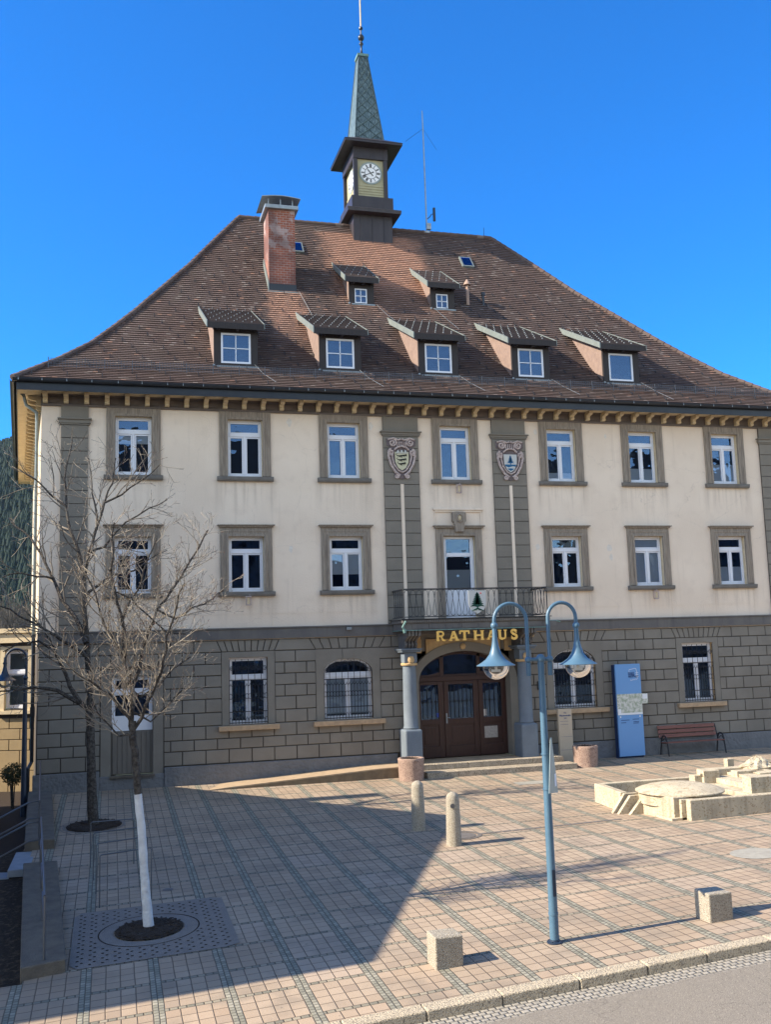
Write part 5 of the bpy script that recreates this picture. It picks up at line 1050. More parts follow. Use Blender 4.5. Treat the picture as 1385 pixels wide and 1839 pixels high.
# ------------------------------------------------------------------ info panel and stele
t = thing('info_panel', (18.35, -.4, 0), 'tall bright blue information panel with a town map in the middle', 'info panel')
m = MB(); m.box(17.82, 18.86, -.42, -.27, -.1, 3.34); m.build('back_body', 'info_blue_dark', t)
m = MB(); m.box(17.86, 18.88, -.50, -.42, .05, 3.36); m.build('front_panel', 'info_blue', t, bevel=.008)
m = MB(); m.box(17.862, 18.878, -.507, -.498, 1.53, 2.28); m.box(18.88, 19.12, -.507, -.49, 1.91, 2.27)
mp_ = m.build('map', 'map_print', t); q = MB(); q.box(17.87, 18.87, -.511, -.507, 1.53, 1.60); q.box(17.87, 18.0, -.511, -.507, 1.60, 1.75); q.box(18.9, 19.1, -.511, -.507, 2.08, 2.25); q.build('map_legend', 'print_white', mp_)
m = MB(); yy = -.502
def ln(pts, w=.014): stroke(m, pts, w, yy-.004, yy+.001)
ln([(18.42, 3.05), (18.42, 3.15), (18.68, 3.20), (18.71, 3.17), (18.72, 3.10)]); ln([(18.73, 3.10), (18.745, 2.83), (18.70, 2.78), (18.66, 2.82), (18.62, 2.77), (18.57, 2.81), (18.52, 2.76), (18.47, 2.76), (18.46, 2.80)])
for k in range(3): ln([(18.67, 3.02-.07*k), (18.735, 3.05-.07*k), (18.80, 3.02-.07*k)], .012)
m.build('tree_logo', 'print_white', t)
q = MB()
for s_, z in (('STADT', 3.00), ('TITISEE', 2.935), ('NEUSTADT', 2.87)):
    b_ = text_mb(s_, .082, 18.37, -.504, z, 'LEFT', .002, .003); q.add(b_.v, b_.f)
for x, z, w_ in ((17.98, 1.33, .34), (17.98, 1.24, .2), (18.45, 1.35, .26), (18.48, 1.26, .22), (18.47, 1.21, .22)): q.box(x, x+w_, -.504, -.5, z, z+.022)
q.build('panel_text', 'print_navy', t)
q = MB()
for x, f_ in ((17.94, 1), (18.78, -1)): q.add([(x, -.505, 1.42), (x+.07*f_, -.505, 1.46), (x, -.505, 1.50)], [(0, 1, 2)])
q.build('arrows', 'print_white', t)
t = thing('stone_stele', (15.74, -.5, 0), 'narrow sandstone-coloured stele with an engraved street name right of the steps', 'stele')
m = MB(); m.box(15.47, 16.0, -.56, -.44, -.1, 1.86); m.build('slab', 'stele_stone', t, bevel=.01)
q = MB()
b_ = text_mb('Pfauenstraße', .085, 15.735, -.563, 1.60, 'CENTER', .002, .002); q.add(b_.v, b_.f); b_ = text_mb('2-4', .075, 15.735, -.563, 1.51, 'CENTER', .002, .002); q.add(b_.v, b_.f); b_ = text_mb('N-J', .07, 15.735, -.563, 1.70, 'CENTER', .002, .001); q.add(b_.v, b_.f)
for z in (1.42, 1.31): q.box(15.53, 15.85, -.563, -.56, z, z+.008)
for z in (.88, .42): q.box(15.53, 15.97, -.563, -.56, z, z+.007)
q.build('engraving', 'print_navy', t)
# ------------------------------------------------------------------ fountain
t = thing('stone_fountain', (15.5, -10, -.2), 'low sandstone fountain basin with a flat dome and a small stepped castle', 'fountain')
FM = 'fountain_stone'
m = MB(); m.prism([(13.69, -11.72), (21, -11.72), (21, -11.52), (13.69, -11.52)], -.5, .345, 'z'); m.prism([(13.57, -11.50), (13.95, -11.50), (13.95, -11.40), (13.57, -11.40)], -.5, .335, 'z'); m.prism([(13.44, -11.37), (13.9, -11.37), (14.2, -10.0), (13.24, -10.22)], -.5, .38, 'z'); m.prism([(12.88, -9.72), (13.08, -9.72), (13.24, -8.1), (13.04, -7.92)], -.5, .33, 'z'); m.box(13.06, 21, -8.1, -7.92, -.5, .33); m.box(20.8, 21, -11.5, -8.1, -.5, .34)
m.build('basin_wall', FM, t, bevel=.02)
m = MB(); m.box(13.3, 20.8, -11.5, -8.1, -.5, -.1); m.build('basin_floor', FM, t)
m = MB(); m.lathe([(0, .1), (1.05, .1), (1.05, .36), (1.12, .37), (1.12, .40), (1.05, .43), (.85, .49), (.6, .54), (.3, .57), (0, .58)], (14.25, -10.35, 0), 48); m.build('dome', FM, t, smooth=True)
for k, (y, x0, h) in enumerate(((-9.74, 12.60, .30), (-9.94, 12.66, .27), (-10.14, 12.88, .22))):
    m = MB(); m.prism([(x0, -.4), (13.35, -.4), (13.35, h), (x0+.36, h), (x0, -.17)], y-.055, y+.055); m.build('spout_fin', FM, t, bevel=.012)
m = MB(); m.box(15.35, 20.5, -11.45, -8.6, -.1, .14); m.box(15.72, 20.5, -11.3, -8.6, .14, .28); m.box(16.15, 20.5, -11.1, -8.5, .28, .42); m.box(16.75, 20.5, -10.2, -8.3, .42, .50); m.box(17.2, 20.5, -9.6, -8.2, .5, .54); m.build('castle_steps', FM, t, bevel=.015)
m = MB(); m.box(15.78, 16.28, -9.1, -8.75, -.1, .62); m.box(15.56, 15.78, -9.0, -8.7, -.1, .50); m.box(16.0, 17.6, -8.75, -8.4, .2, .60); m.box(15.70, 15.78, -9.05, -9.0, .5, .56); m.box(16.7, 17.3, -9.3, -9.0, .4, .58); m.build('castle_tower', FM, t, bevel=.012)
m = MB(); m.box(15.85, 16.55, -11.12, -10.75, -.1, .68); m.box(16.9, 17.5, -11.0, -10.6, .2, .66); m.build('castle_tower', FM, t, bevel=.012)
m = MB(); m.box(17.42, 17.64, -7.8, -7.6, -.1, .72); m.build('stone_cube', FM, t, bevel=.01)
m = MB(); rr = random.Random(4); nn, mm = 22, 9
for j in range(mm+1):
    for i in range(nn):
        r = .62*(1-j/mm)**.8*(1+rr.uniform(-.22, .22)); a = 2*PI*i/nn; m.v.append((17.75+r*math.cos(a)*1.1, -8.75+r*math.sin(a)*.7, .48+.42*(j/mm)+rr.uniform(-.03, .03)))
for j in range(mm):
    for i in range(nn): m.f.append((j*nn+i, j*nn+(i+1) % nn, (j+1)*nn+(i+1) % nn, (j+1)*nn+i))
m.build('rock', FM, t)
# ------------------------------------------------------------------ ground fittings
def disc_on(mb, cx, cy, r0, r1, dz, n=32, ph=0):
    for i in range(n):
        a, b = 2*PI*i/n, 2*PI*(i+1)/n; P_ = lambda r, t: (cx+r*math.cos(t), cy+r*math.sin(t), gz(cx+r*math.cos(t), cy+r*math.sin(t))+dz)
        mb.add([P_(r0, a), P_(r1, a), P_(r1, b), P_(r0, b)], [(0, 1, 2, 3)])
def on_g(mb, x0, x1, y0, y1, dz, th=0):
    v = [(x, y, gz(x, y)+dz-th) for x, y in ((x0, y0), (x1, y0), (x1, y1), (x0, y1))]; mb.add(v, [(0, 1, 2, 3)])
m = MB(); disc_on(m, 8.15, -10.55, 0, .36, .008); disc_on(m, 8.15, -10.55, .40, .50, .010); top_mesh(m, 'manhole_cover', 'cast_iron', (8.15, -10.55, -.26), 'round iron manhole cover with a raised ring behind the bollards', 'manhole cover')
m = MB()
for i in range(14): on_g(m, 8.65+i*.27, 8.90+i*.27, -10.66, -10.52, .007)
top_mesh(m, 'drain_channel', 'cast_iron', (10.5, -10.6, -.22), 'narrow drain channel running from the manhole to the fountain', 'drain')
m = MB(); disc_on(m, 12.75, -15.6, 0, .52, .008); top_mesh(m, 'manhole_cover', 'concrete_cover', (12.75, -15.6, -.14), 'pale round concrete manhole cover near the right edge', 'manhole cover')
m = MB(); on_g(m, 12.3, 13.35, -4.3, -3.75, .006); top_mesh(m, 'repair_patch', 'concrete_cover', (12.8, -4, -.1), 'pale rectangular cover plate in the paving before the steps', 'cover plate')
m = MB(); disc_on(m, 1.15, -12.46, 0, .11, .006, 16); top_mesh(m, 'valve_cap', 'cast_iron', (1.15, -12.46, -.45), 'small round iron valve cap in the shaded paving', 'valve cap')
# tree pits
t = thing('tree_grate', (.69, -14.98, -.56), 'square perforated stone tree grate around the white-painted trunk', 'tree grate')
m = MB(); X0, X1, Y0, Y1, cx, cy, r = -.62, 2.12, -16.5, -13.42, .69, -14.96, .62
for i in range(48):
    a, b = 2*PI*i/48, 2*PI*(i+1)/48
    def outp(t_):
        c, s = math.cos(t_), math.sin(t_); k = min(((X1 if c > 0 else X0)-cx)/c if abs(c) > 1e-6 else 9, ((Y1 if s > 0 else Y0)-cy)/s if abs(s) > 1e-6 else 9); return (cx+c*k, cy+s*k)
    P_ = lambda x, y: (x, y, gz(x, y)+.010); p, q = outp(a), outp(b)
    m.add([P_(cx+r*math.cos(a), cy+r*math.sin(a)), P_(*p), P_(*q), P_(cx+r*math.cos(b), cy+r*math.sin(b))], [(0, 1, 2, 3)])
m.build('plate', 'grate_plate', t)
m = MB(); disc_on(m, cx, cy, .86, .885, .013, 48); i = 0; y = Y0+.14
while y < Y1-.08:
    x = X0+.12+(i % 2)*.07
    while x < X1-.06:
        d = math.hypot(x-cx, y-cy)
        if d > .94: disc_on(m, x, y, 0, .028, .014, 6)
        x += .20
    y += .115; i += 1
m.build('slots', 'soil', t)
for cx, cy, r, lab in ((.69, -14.96, .60, 'dark bark mulch in the round pit of the white-trunked tree'), (-.40, -5.45, .72, 'dark soil in the round pit of the dark-trunked tree')):
    m = MB()
    rr = random.Random(6)
    for j in range(6):
        for i in range(30): a = 2*PI*i/30; q = r*(1-j/6); m.v.append((cx+q*math.cos(a), cy+q*math.sin(a), gz(cx, cy)+gz(cx+q*math.cos(a), cy+q*math.sin(a))-gz(cx, cy)+.012+.03*min(1, j)+rr.uniform(0, .025)))
    for j in range(5):
        for i in range(30): m.f.append((j*30+i, j*30+(i+1) % 30, (j+1)*30+(i+1) % 30, (j+1)*30+i))
    m.f.append(tuple(150+i for i in range(30)))
    for k in range(240): a, q = rr.random()*2*PI, r*math.sqrt(rr.random())*.95; p = Vector((cx+q*math.cos(a), cy+q*math.sin(a), gz(cx+q*math.cos(a), cy+q*math.sin(a))+.05)); m.obox(p, .05, .02, .01, rr.random()*3, rr.uniform(-.5, .5), rr.uniform(-.5, .5))
    tag(m.build('mulch', 'soil'), lab, 'mulch')
m = MB(); disc_on(m, -.40, -5.45, .74, .82, .007, 40); disc_on(m, -.1, -5.45, 1.15, 1.19, .007, 40); top_mesh(m, 'tree_pit_edge', 'grate_plate', (-.4, -5.45, -.2), 'stone ring around the soil of the dark-trunked tree', 'tree pit edge')
# bicycle hoops
labs = ('farthest, before the dark trunk', 'second from the town hall', 'third from the town hall', 'nearest, beside the perforated tree grate')
for (x0, y0, x1, y1), lb in zip(((-.41, -9.92, .53, -9.96), (-.33, -11.06, .63, -10.95), (-.26, -12.14, .76, -11.95), (-.18, -13.16, .80, -13.0)), labs):
    m = MB(); z0, z1 = gz(x0, y0), gz(x1, y1); h = .98; m.tube([(x0, y0, z0-.05), (x0, y0, z0+h-.03), (x0+.03, y0, z0+h), (x1-.03, y1, z1+h), (x1, y1, z1+h-.03), (x1, y1, z1-.05)], .014, 6)
    top_mesh(m, 'bicycle_hoop', 'rail_steel', ((x0+x1)/2, y0, z0), 'thin steel bicycle hoop, '+lb, 'bicycle stand', 'steel bicycle hoops')
# ------------------------------------------------------------------ low walls, rails, stairs on the left
def lowwall(P, lab, h=.2):
    m = MB(); n = 10
    for i in range(n):
        t0, t1 = i/n, (i+1)/n
        c = [(P[0][0]+(P[2][0]-P[0][0])*t, P[0][1]+(P[2][1]-P[0][1])*t) for t in (t0, t1)]; d = [(P[1][0]+(P[3][0]-P[1][0])*t, P[1][1]+(P[3][1]-P[1][1])*t) for t in (t0, t1)]
        q = [c[0], d[0], d[1], c[1]]; v = [(x, y, gz(x, y)-1.2) for x, y in q]+[(x, y, gz(x, y)+h) for x, y in q]
        f = [(4, 5, 6, 7), (1, 2, 6, 5), (3, 0, 4, 7)]+([(0, 1, 5, 4)] if i == 0 else [])+([(2, 3, 7, 6)] if i == n-1 else []); m.add(v, f)
    o = m.build('low_wall', 'wall_granite'); me = o.data; import bmesh; b = bmesh.new(); b.from_mesh(me); bmesh.ops.remove_doubles(b, verts=b.verts, dist=.001); b.to_mesh(me); b.free(); md = o.modifiers.new('bevel', 'BEVEL'); md.width = .015; md.limit_method = 'ANGLE'
    return tag(o, lab, 'wall', 'low granite walls')
lowwall([(-1.34, -16.62), (-.66, -16.5), (-1.84, -9.75), (-1.12, -9.8)], 'long low granite wall beside the perforated tree grate')
lowwall([(-1.98, -7.65), (-1.28, -7.7), (-2.42, -.7), (-1.72, -.7)], 'low granite wall running to the left corner of the town hall', .22)
def railing(p0, p1, lab, down, n=3):
    t = thing('handrail', (*p0, gz(*p0)), lab, 'handrail', 'steel handrails'); P_ = lambda k: (p0[0]+(p1[0]-p0[0])*k, p0[1]+(p1[1]-p0[1])*k)
    zt = lambda p: gz(*p)+.2
    for i in range(n):
        x, y = P_(i/(n-1)); m = MB(); m.tube([(x, y, zt((x, y))-.05), (x, y, zt((x, y))+.98)], .021, 8); m.lathe([(.03, -.01), (.03, .03)], (x, y, zt((x, y))+.95), 8); m.build('post', 'rail_steel', t)
    e = down; m = MB()
    for h in (.98, .5):
        a, b = (p0, p1) if e == 1 else (p1, p0); pa, pb = (*a, zt(a)+h), (*b, zt(b)+h)
        m.tube([pa, ((pa[0]+pb[0])/2, (pa[1]+pb[1])/2, (pa[2]+pb[2])/2), pb, (pb[0]-.25, pb[1], pb[2]-.02), (pb[0]-2.6, pb[1], pb[2]-1.15)], .021, 8)
    m.build('rail', 'rail_steel', t)
    m = MB(); xe, ye = (p1 if e == 1 else p0); m.tube([(xe-1.2, ye, zt((xe, ye))-1.2), (xe-1.2, ye, zt((xe, ye))+.55)], .021, 8); m.build('post', 'rail_steel', t)
railing((-1.0, -16.4), (-1.47, -9.9), 'steel handrail on the long low wall, turning down the stairs', 1, 4)
railing((-1.63, -7.9), (-2.05, -1.1), 'steel handrail on the low wall beside the building corner', -1, 3)
t = thing('side_stairs', (-2.2, -8.5, -.4), 'pale blue-grey stone stairs leading down to the left between the low walls', 'stairs')
for k in range(5):
    m = MB(); x1 = -1.72-.42*k; z = gz(-2, -8.5)+.01-.16*k; m.box(x1-.45, x1, -9.72, -7.62, z-.16, z); m.build('step', 'blue_slab', t, bevel=.01)
# ------------------------------------------------------------------ trees
def grow(out, pts, r0, r1, lv, rnd, P):
    n = len(pts); out[lv].tube(pts, 0, P['n'][lv], False, [r0+(r1-r0)*(i/(n-1))**.8 for i in range(n)])
    if lv >= 3: return
    L = sum((pts[i+1]-pts[i]).length for i in range(n-1)); st = P['step'][lv]; d = st*rnd.uniform(.5, 1.2)+L*P['start'][lv]
    seg = [(pts[i+1]-pts[i]).length for i in range(n-1)]
    while d < L:
        a = d; i = 0
        while i < n-2 and a > seg[i]: a -= seg[i]; i += 1
        p = pts[i].lerp(pts[i+1], min(1, a/seg[i])); dr = (pts[i+1]-pts[i]).normalized(); k = d/L
        ax = dr.orthogonal().normalized(); ax.rotate(Matrix.Rotation(rnd.random()*2*PI, 3, dr)); ang = math.radians(rnd.uniform(28, 68)); nd = (dr*math.cos(ang)+ax*math.sin(ang)); nd.z += P['upb']; nd.normalize()
        ln_ = P['len'][lv]*rnd.uniform(.45, 1.15)*(1.15-.6*k); m_ = (5, 4, 3)[lv]; q = [p]; cur = nd
        for j in range(m_):
            cur = (cur+Vector((rnd.uniform(-1, 1), rnd.uniform(-1, 1), rnd.uniform(-.7, 1)))*P['jit']).normalized(); q.append(q[-1]+cur*(ln_/m_))
        rr_ = min((r0+(r1-r0)*k)*.62, P['r'][lv+1]); grow(out, q, rr_, max(P['rmin'], rr_*.35), lv+1, rnd, P)
        d += st*rnd.uniform(.6, 1.5)
def tree(name, base, trunk, limbs, r_tr, lab, P, seed, wash=None, mats=('bark', 'twig'), spread=.5):
    rnd = random.Random(seed); t = thing(name, base, lab, 'tree', 'bare town square trees')
    by = base[1]; tp = [Vector(p) for p in trunk]; m = MB(); n = len(tp)
    rr = [r_tr*(1.18 if i == 0 else 1)*(1-.30*i/(n-1)) for i in range(n)]
    def dens(pts, rr):
        P2, R2 = [], []
        for i in range(len(pts)-1):
            k = max(2, int((pts[i+1]-pts[i]).length/.14))
            for j in range(k): P2.append(pts[i].lerp(pts[i+1], j/k)+Vector((rnd.uniform(-.006, .006), rnd.uniform(-.006, .006), 0))); R2.append((rr[i]+(rr[i+1]-rr[i])*j/k)*rnd.uniform(.95, 1.06))
        return P2+[pts[-1]], R2+[rr[-1]]
    if wash:
        i = wash; a, b = dens(tp[:i+1], rr[:i+1]); m2 = MB(); m2.tube(a, 0, 14, False, b); m2.build('limewash', 'whitewash', t, smooth=True); tp, rr = tp[i:], rr[i:]
    a, b = dens(tp, rr); m.tube(a, 0, 14, False, b); m.build('trunk', mats[0], t, smooth=True)
    out = [MB(), MB(), MB(), MB()]
    for li, l in enumerate(limbs):
        L = len(l); sy = rnd.uniform(-1, 1)*spread*(.2 if li == 0 else 1); p0 = Vector((l[0][0], by, l[0][1]))
        y0 = 0
        for q in tree.ends:
            if abs(q.x-p0.x) < .12 and abs(q.z-p0.z) < .12: y0 = q.y-by; break
        pts = []
        for i, (x, z) in enumerate(l): d = math.hypot(x-l[0][0], z-l[0][1]); pts.append(Vector((x+rnd.uniform(-.03, .03), by+y0+sy*d+rnd.uniform(-.04, .04), z)))
        pts[0] = Vector((l[0][0], by+y0, l[0][1])); fine = []
        for i in range(L-1): fine += [pts[i], pts[i].lerp(pts[i+1], .5)+Vector((rnd.uniform(-.04, .04), rnd.uniform(-.04, .04), rnd.uniform(-.03, .03)))]
        fine.append(pts[-1]); tree.ends += fine
        r0 = P['limb'][min(li, len(P['limb'])-1)]; grow(out, fine, r0, .014, 0, rnd, P)
    tree.ends = []
    lm = out[0].build('limbs', mats[0], t, smooth=True)
    cr = MB(); tw_ = MB()
    cr.add(out[1].v, out[1].f); tw_.add(out[2].v, out[2].f); tw_.add(out[3].v, out[3].f)
    c = cr.build('crown', mats[1], t); tag(tw_.build('twigs', mats[1], c), kind='stuff')
    bd_ = MB(); vs = out[3].v
    for i in range(0, len(vs), 3*P['bud']):
        if rnd.random() < .5: p = Vector(vs[i]); s = P['bs']; bd_.add([p+Vector((-s, 0, 0)), p+Vector((s, 0, 0)), p+Vector((0, -s, s)), p+Vector((0, s, -s*2.2))], [(0, 1, 2), (1, 3, 2), (0, 2, 3)])
    if bd_.v: tag(bd_.build('buds', 'bud', c), kind='stuff')
    return t
tree.ends = []
T1 = {'trunk': [(0.69, -14.9, -0.6), (0.63, -14.9, 0.1), (0.56, -14.9, 1.07), (0.49, -14.9, 1.8), (0.44, -14.9, 2.55), (0.39, -14.9, 2.8), (.40, -14.9, 3.1)], 'limbs': [[(0.42, 2.8), (0.39, 3.27), (0.36, 3.72), (0.25, 4.1), (0.22, 4.52), (0.17, 5.0), (0.09, 5.49), (0.01, 5.88), (0.02, 6.3), (0.06, 6.76)], [(0.37, 3.65), (0.5, 4.03), (0.65, 4.7), (0.85, 5.12), (1.12, 5.51), (1.43, 5.97), (1.66, 6.33), (1.83, 6.67)], [(0.42, 2.96), (0.63, 3.39), (0.81, 3.76), (0.9, 4.18), (0.94, 4.59), (1.13, 5.14), (1.3, 5.54)], [(0.39, 3.02), (0.22, 3.28), (0.03, 3.6), (-0.24, 3.77), (-0.55, 3.97), (-0.8, 4.3)], [(0.25, 4.1), (0.09, 4.46), (-0.1, 4.85), (-0.24, 5.2), (-0.41, 5.66), (-0.51, 5.92)], [(0.85, 5.12), (1.17, 4.95), (1.56, 5.17), (1.95, 5.34), (2.18, 5.52)], [(0.34, 3.72), (0.53, 3.52), (0.85, 3.7), (1.16, 4.01), (1.45, 4.22)], [(0.39, 3.27), (0.72, 3.07), (1.03, 3.37), (1.29, 3.62)], [(0.18, 4.84), (0.34, 5.32), (0.53, 5.64), (0.68, 6.1), (0.85, 6.5)], [(0.41, 2.89), (0.16, 2.84), (-0.09, 3.11), (-0.27, 3.43)], [(0.1, 5.46), (0.4, 5.32), (0.65, 5.06), (1.04, 4.69), (1.36, 4.65)]]}
T2 = {'trunk': [(-0.41, -5.4, -0.3), (-0.47, -5.4, 0.69), (-0.5, -5.4, 1.86), (-0.53, -5.4, 2.75), (-.53, -5.4, 3.2)], 'limbs': [[(-0.52, 2.79), (-0.54, 3.45), (-0.58, 4.02), (-0.64, 4.87), (-0.72, 5.83), (-0.7, 6.55), (-0.63, 7.09), (-0.4, 7.77), (-0.17, 8.56), (0.02, 9.16), (0.11, 9.86)], [(-0.52, 2.79), (-0.82, 3.04), (-1.05, 3.47), (-1.28, 4.04), (-1.51, 4.47), (-1.75, 4.99), (-2.2, 5.48)], [(-0.65, 4.63), (-0.93, 5.26), (-1.3, 5.84), (-1.58, 6.47), (-1.91, 7.19), (-2.24, 7.72), (-2.65, 8.05), (-2.92, 8.34)], [(-0.82, 3.04), (-1.36, 3.39), (-1.95, 3.5), (-2.48, 3.43), (-3.0, 3.41)], [(-0.6, 4.25), (-1.06, 4.6), (-1.52, 4.89), (-2.06, 5.24), (-2.6, 5.58), (-3.14, 5.82)], [(-0.7, 6.55), (-0.91, 7.28), (-1.14, 7.87), (-1.24, 8.5), (-1.28, 9.34), (-1.17, 10.23), (-1.13, 10.73)], [(-0.75, 5.83), (-0.34, 6.21), (0.03, 6.5), (0.6, 6.64), (1.03, 6.98), (1.56, 7.27)], [(-0.17, 8.56), (0.3, 8.76), (0.78, 9.12), (1.27, 9.58)], [(-1.24, 8.5), (-1.66, 8.84), (-2.03, 9.23), (-2.54, 9.56)], [(-1.51, 4.47), (-1.88, 4.72), (-2.41, 4.68), (-2.85, 4.46)], [(-0.4, 7.77), (-0.45, 8.51), (-0.55, 9.25), (-0.65, 10.0)], [(-1.58, 6.47), (-1.99, 6.52), (-2.44, 6.62), (-2.89, 6.48)], [(-0.63, 7.09), (-0.16, 7.28), (0.4, 7.97), (1.02, 8.37), (1.56, 8.63)]]}
PA = dict(n=(7, 5, 3, 3), step=(.12, .10, .09), start=(.06, .12, .2), len=(.95, .48, .22), r=(.045, .013, .0068, .005), rmin=.0038, jit=.20, upb=.34, limb=(.055, .04, .038, .03, .026, .022, .022, .02, .022, .02, .016), bud=5, bs=.008)
tree('bare_tree', (.69, -14.9, -.56), T1['trunk'], T1['limbs'], .084, 'slender bare tree with a white-painted trunk in the perforated grate', PA, 11, wash=3, spread=.55)
PB = dict(n=(7, 5, 3, 3), step=(.27, .24, .20), start=(.08, .12, .2), len=(1.45, .72, .36), r=(.09, .028, .013, .0092), rmin=.007, jit=.24, upb=.12, limb=(.11, .09, .075, .07, .06, .06, .05, .035, .035, .04, .035, .035, .04), bud=8, bs=.012)
tree('bare_tree', (-.41, -5.4, -.21), T2['trunk'], T2['limbs'], .135, 'larger bare tree with a dark trunk close to the left corner of the town hall', PB, 23, mats=('bark', 'twig_dark'), spread=.5)
# ------------------------------------------------------------------ shrubs
def shrub(x, y, z, h, r, lab):
    t = thing('topiary_shrub', (x, y, z), lab, 'shrub', 'clipped shrubs'); rr = random.Random(int(x*100)); m = MB()
    for k in range(4): a = rr.random()*6; m.tube([(x+.05*math.cos(a), y+.05*math.sin(a), z-.2), (x+.12*math.cos(a), y+.12*math.sin(a), z+h*.5), (x+r*.6*math.cos(a), y+r*.6*math.sin(a), z+h)], .02, 5)
    m.build('stem', 'bark', t); m = MB()
    for k in range(1500):
        v = Vector((rr.gauss(0, 1), rr.gauss(0, 1), rr.gauss(0, .75))).normalized()*r*rr.uniform(.55, 1.05); p = Vector((x, y, z+h))+v; s = .03; a = Vector((rr.uniform(-1, 1), rr.uniform(-1, 1), rr.uniform(-1, 1)))*s; b = Vector((rr.uniform(-1, 1), rr.uniform(-1, 1), rr.uniform(-1, 1)))*s; m.add([p-a, p+b, p+a, p-b], [(0, 1, 2, 3)])
    m.build('foliage', 'hedge_leaf', t)
shrub(-2.95, .3, -.3, .95, .36, 'clipped dark shrub on bare stems beside the left lamp post'); shrub(-3.6, -1.6, -.3, .8, .34, 'clipped shrub at the left edge before the side wing')
# ------------------------------------------------------------------ side wing on the left
W0 = Vector((-2.5, 4.3, -.3)); t = thing('side_wing', W0, 'low ochre rusticated side wing with a white window at the left edge', 'building'); t.rotation_euler.z = math.radians(-20)
def WB(mb): mb.v = [(a+W0.x, b+W0.y, c+W0.z) for a, b, c in mb.v]; return mb
m = MB(); grid(m, -9, 0, -1, 5.6, [(-1.25, -.42, 2.75, 4.85), (-4.2, -3.3, 2.75, 4.85), (-7.2, -6.3, 2.75, 4.85)], 0); m.quad((0, 0, -1), (0, 8, -1), (0, 8, 5.6), (0, 0, 5.6)); m.quad((-9, 0, -1), (-9, 8, -1), (-9, 8, 5.6), (-9, 0, 5.6)); WB(m).build('wall', 'joint_dark', t)
rb = MB(); zz = [5.1, 4.72, 4.34, 3.96, 3.58, 3.2, 2.82, 2.44, 2.06, 1.68, 1.30, .6, -1]
for r in range(len(zz)-1):
    off = .36*(r % 2); holes = [(-1.42, -.25), (-4.37, -3.13), (-7.37, -6.13)] if 2.5 < zz[r+1]+.1 < 5.0 else []; cuts = [-9.]; x = -9+off
    while x < 0: cuts.append(x); x += .76
    cuts.append(0.)
    for a, b in zip(cuts, cuts[1:]):
        parts_ = [(a, b)]
        for h in holes:
            np_ = []
            for p, q in parts_:
                if q <= h[0] or p >= h[1]: np_.append((p, q))
                else:
                    if p < h[0]: np_.append((p, h[0]))
                    if q > h[1]: np_.append((h[1], q))
            parts_ = np_
        for p, q in parts_:
            if q-p > .08: rb.box(p+.014, q-.014, -.028, 0, zz[r+1]+.014, zz[r]-.014)
WB(rb).build('rusticated_facing', 'wing_paint', t, bevel=.006)
m = MB(); m.box(-9, .05, -.16, 0, 5.1, 5.45); m.box(-9, .1, -.24, 8, 5.45, 5.62); WB(m).build('cornice', 'ochre', t, bevel=.01)
for xa in (-1.25, -4.2, -7.2):
    xb = xa+.87; m, panes = frame_mb(xa+.01, xb-.01, 2.77, 4.83, .62, .12, mull=False); f = WB(m).build('window', 'white_frame', t)
    p = MB()
    for x0, x1, e, g_ in panes: p.quad((x0, .16, e), (x1, .16, e), (x1, .16, g_), (x0, .16, g_))
    WB(p).build('pane', 'glass', f); s = MB(); s.box(xa-.17, xa, -.04, .1, 2.62, 4.98); s.box(xb, xb+.13, -.04, .1, 2.62, 4.98); s.box(xa, xb, -.04, .1, 4.85, 4.98); WB(s).build('surround', 'ochre', f)
    s = MB(); s.box(xa-.3, xb+.3, -.16, .1, 2.58, 2.70); WB(s).build('sill', 'ochre', f); k = MB(); k.quad((xa-.2, .9, 2.6), (xb+.2, .9, 2.6), (xb+.2, .9, 5), (xa-.2, .9, 5)); WB(k).build('room', 'blind', f)
# ------------------------------------------------------------------ neighbours outside the frame (they shade the square and show in the panes)
m = MB(); prof = [(-17.95, -2), (1.0, -2), (.9, 5.9), (-1.0, 7.35), (-7.75, 11.05), (-17.5, 7.55), (-17.95, 7.2)]
t = thing('neighbour_house', (-12, -9, -1), 'large gabled house left of the square, outside the frame', 'house')
m.prism([(y, z) for y, z in prof], -22, -8.0, 'x'); m.build('wall', 'neighbour_wall', t)
m = MB(); m.prism([(1.05, 5.9), (1.2, 6.1), (-7.75, 11.3), (-18.0, 7.6), (-17.95, 7.35), (-7.75, 11.02)], -22.2, -7.8, 'x'); m.build('roof', 'neighbour_roof', t)
m = MB(); m.box(-9.2, -8.2, -3.95, -3.35, 8.0, 10.95); m.build('chimney', 'neighbour_wall', t)
m = MB()
for y in (-16, -13, -10, -7, -4, -1.5):
    for z in (1.2, 4.2): m.box(-8.0, -7.97, y-.5, y+.5, z, z+1.5)
m.build('window', 'glass', t)
def house(x0, x1, y0, y1, h, rh, lab):
    t = thing('opposite_house', ((x0+x1)/2, (y0+y1)/2, -1), lab, 'house', 'houses across the street'); m = MB(); m.box(x0, x1, y0, y1, -2, h); m.build('wall', 'neighbour_wall', t)
    m = MB(); ym = (y0+y1)/2; m.prism([(y0-.5, h-.2), (y1+.5, h-.2), (y1+.5, h), (ym, h+rh), (y0-.5, h)], x0-.4, x1+.4, 'x'); m.build('roof', 'neighbour_roof', t)
    m = MB(); x = x0+1.5
    while x < x1-1.5:
        z = 1.2
        while z < h-2: m.box(x, x+1.1, y1, y1+.03, z, z+1.6); z += 3.1
        x += 2.6
    m.build('window', 'glass', t)
house(-14, 20.5, -56, -44, 15.5, 6.5, 'long house across the street with a dark roof, outside the frame')
house(22, 40, -56, -45, 7.5, 4.5, 'low house across the street with a dark roof, outside the frame')
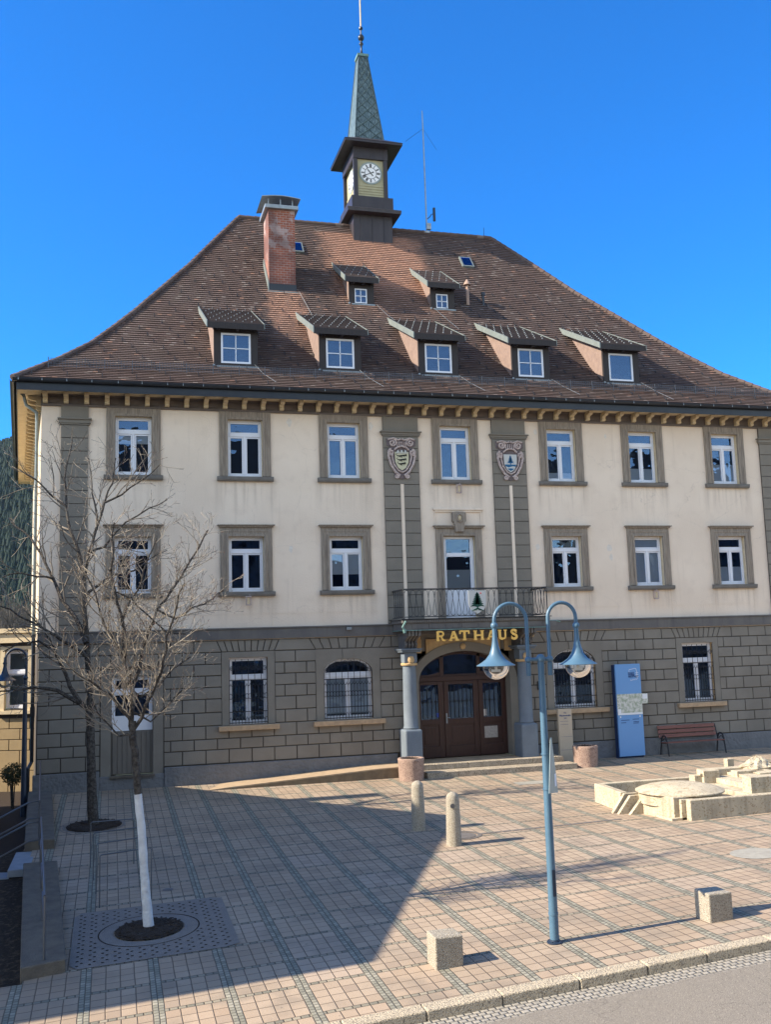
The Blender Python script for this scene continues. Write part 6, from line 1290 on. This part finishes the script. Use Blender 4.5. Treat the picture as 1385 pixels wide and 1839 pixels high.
house(42, 66, -60, -46, 15.0, 7.0, 'tall house across the street at the right, outside the frame')
# ------------------------------------------------------------------ hill and woods
def hz(x, y):
    k = max(0, min(1, (y-330)/780)); k = k*k*(3-2*k); return -3+(214+14*math.sin(x*.006+1)+9*math.sin(x*.017+2))*k+5*math.sin(x*.03+y*.021)*k
sheet('hill', rng(-900, 900, 60), rng(300, 1250, 34), 'meadow', 0, hz)
hm = bpy.data.materials.new('haze'); hm.use_nodes = True; hn = hm.node_tree; hn.nodes.clear(); ho = hn.nodes.new('ShaderNodeOutputMaterial'); hv = hn.nodes.new('ShaderNodeVolumePrincipled')
hv.inputs['Color'].default_value = (.55, .75, 1, 1); hv.inputs['Density'].default_value = .00004; hv.inputs['Anisotropy'].default_value = .2; hn.links.new(hv.outputs[0], ho.inputs['Volume']); MT['haze'] = hm
m = MB(); m.box(-2600, 2600, -2600, 2600, -4.5, 300); tag(m.build('haze', 'haze'), kind='stuff')
rr = random.Random(12); m = MB()
def fir_far(m, x, y, z, h, n=6):
    r = h*.25
    for a0, a1, w_ in ((.06, .62, 1.), (.34, .85, .72), (.6, 1., .45)):
        b = len(m.v); ph = rr.random()*6
        m.v += [(x+r*w_*math.cos(ph+2*PI*i/n)*rr.uniform(.75, 1.2), y+r*w_*math.sin(ph+2*PI*i/n), z+h*a0+rr.uniform(-.3, .3)) for i in range(n)]+[(x, y, z+h*a1)]
        m.f += [(b+i, b+(i+1) % n, b+n) for i in range(n)]
for k in range(14500):
    y = 360+(1160-360)*rr.random()**.8; x = -y*.093+rr.uniform(-45, 55) if k < 9300 else rr.uniform(-650, 650); fir_far(m, x, y, hz(x, y)-1, rr.uniform(9, 17))
tag(m.build('forest', 'needle'), kind='stuff', label='dark spruce forest covering the hillside behind the town hall', cat='forest')
m = MB()
for k in range(420):
    y = rr.uniform(120, 300); x = -y*.093+rr.uniform(-25, 22); h = rr.uniform(9, 17)*(.75+y/500); z = -2
    for j in range(16):
        a = rr.random()*2*PI; s = rr.uniform(.1, .3)*h; m.tube([(x, y, z+h*rr.uniform(.1, .4)), (x+s*.5*math.cos(a), y+s*.5*math.sin(a), z+h*rr.uniform(.5, .7)), (x+s*math.cos(a), y+s*math.sin(a), z+h*rr.uniform(.8, 1))], .1, 3, False, [.22, .12, .06])
tag(m.build('bare_wood', 'dry_brush'), kind='stuff', label='brownish leafless wood at the foot of the hill', cat='wood')
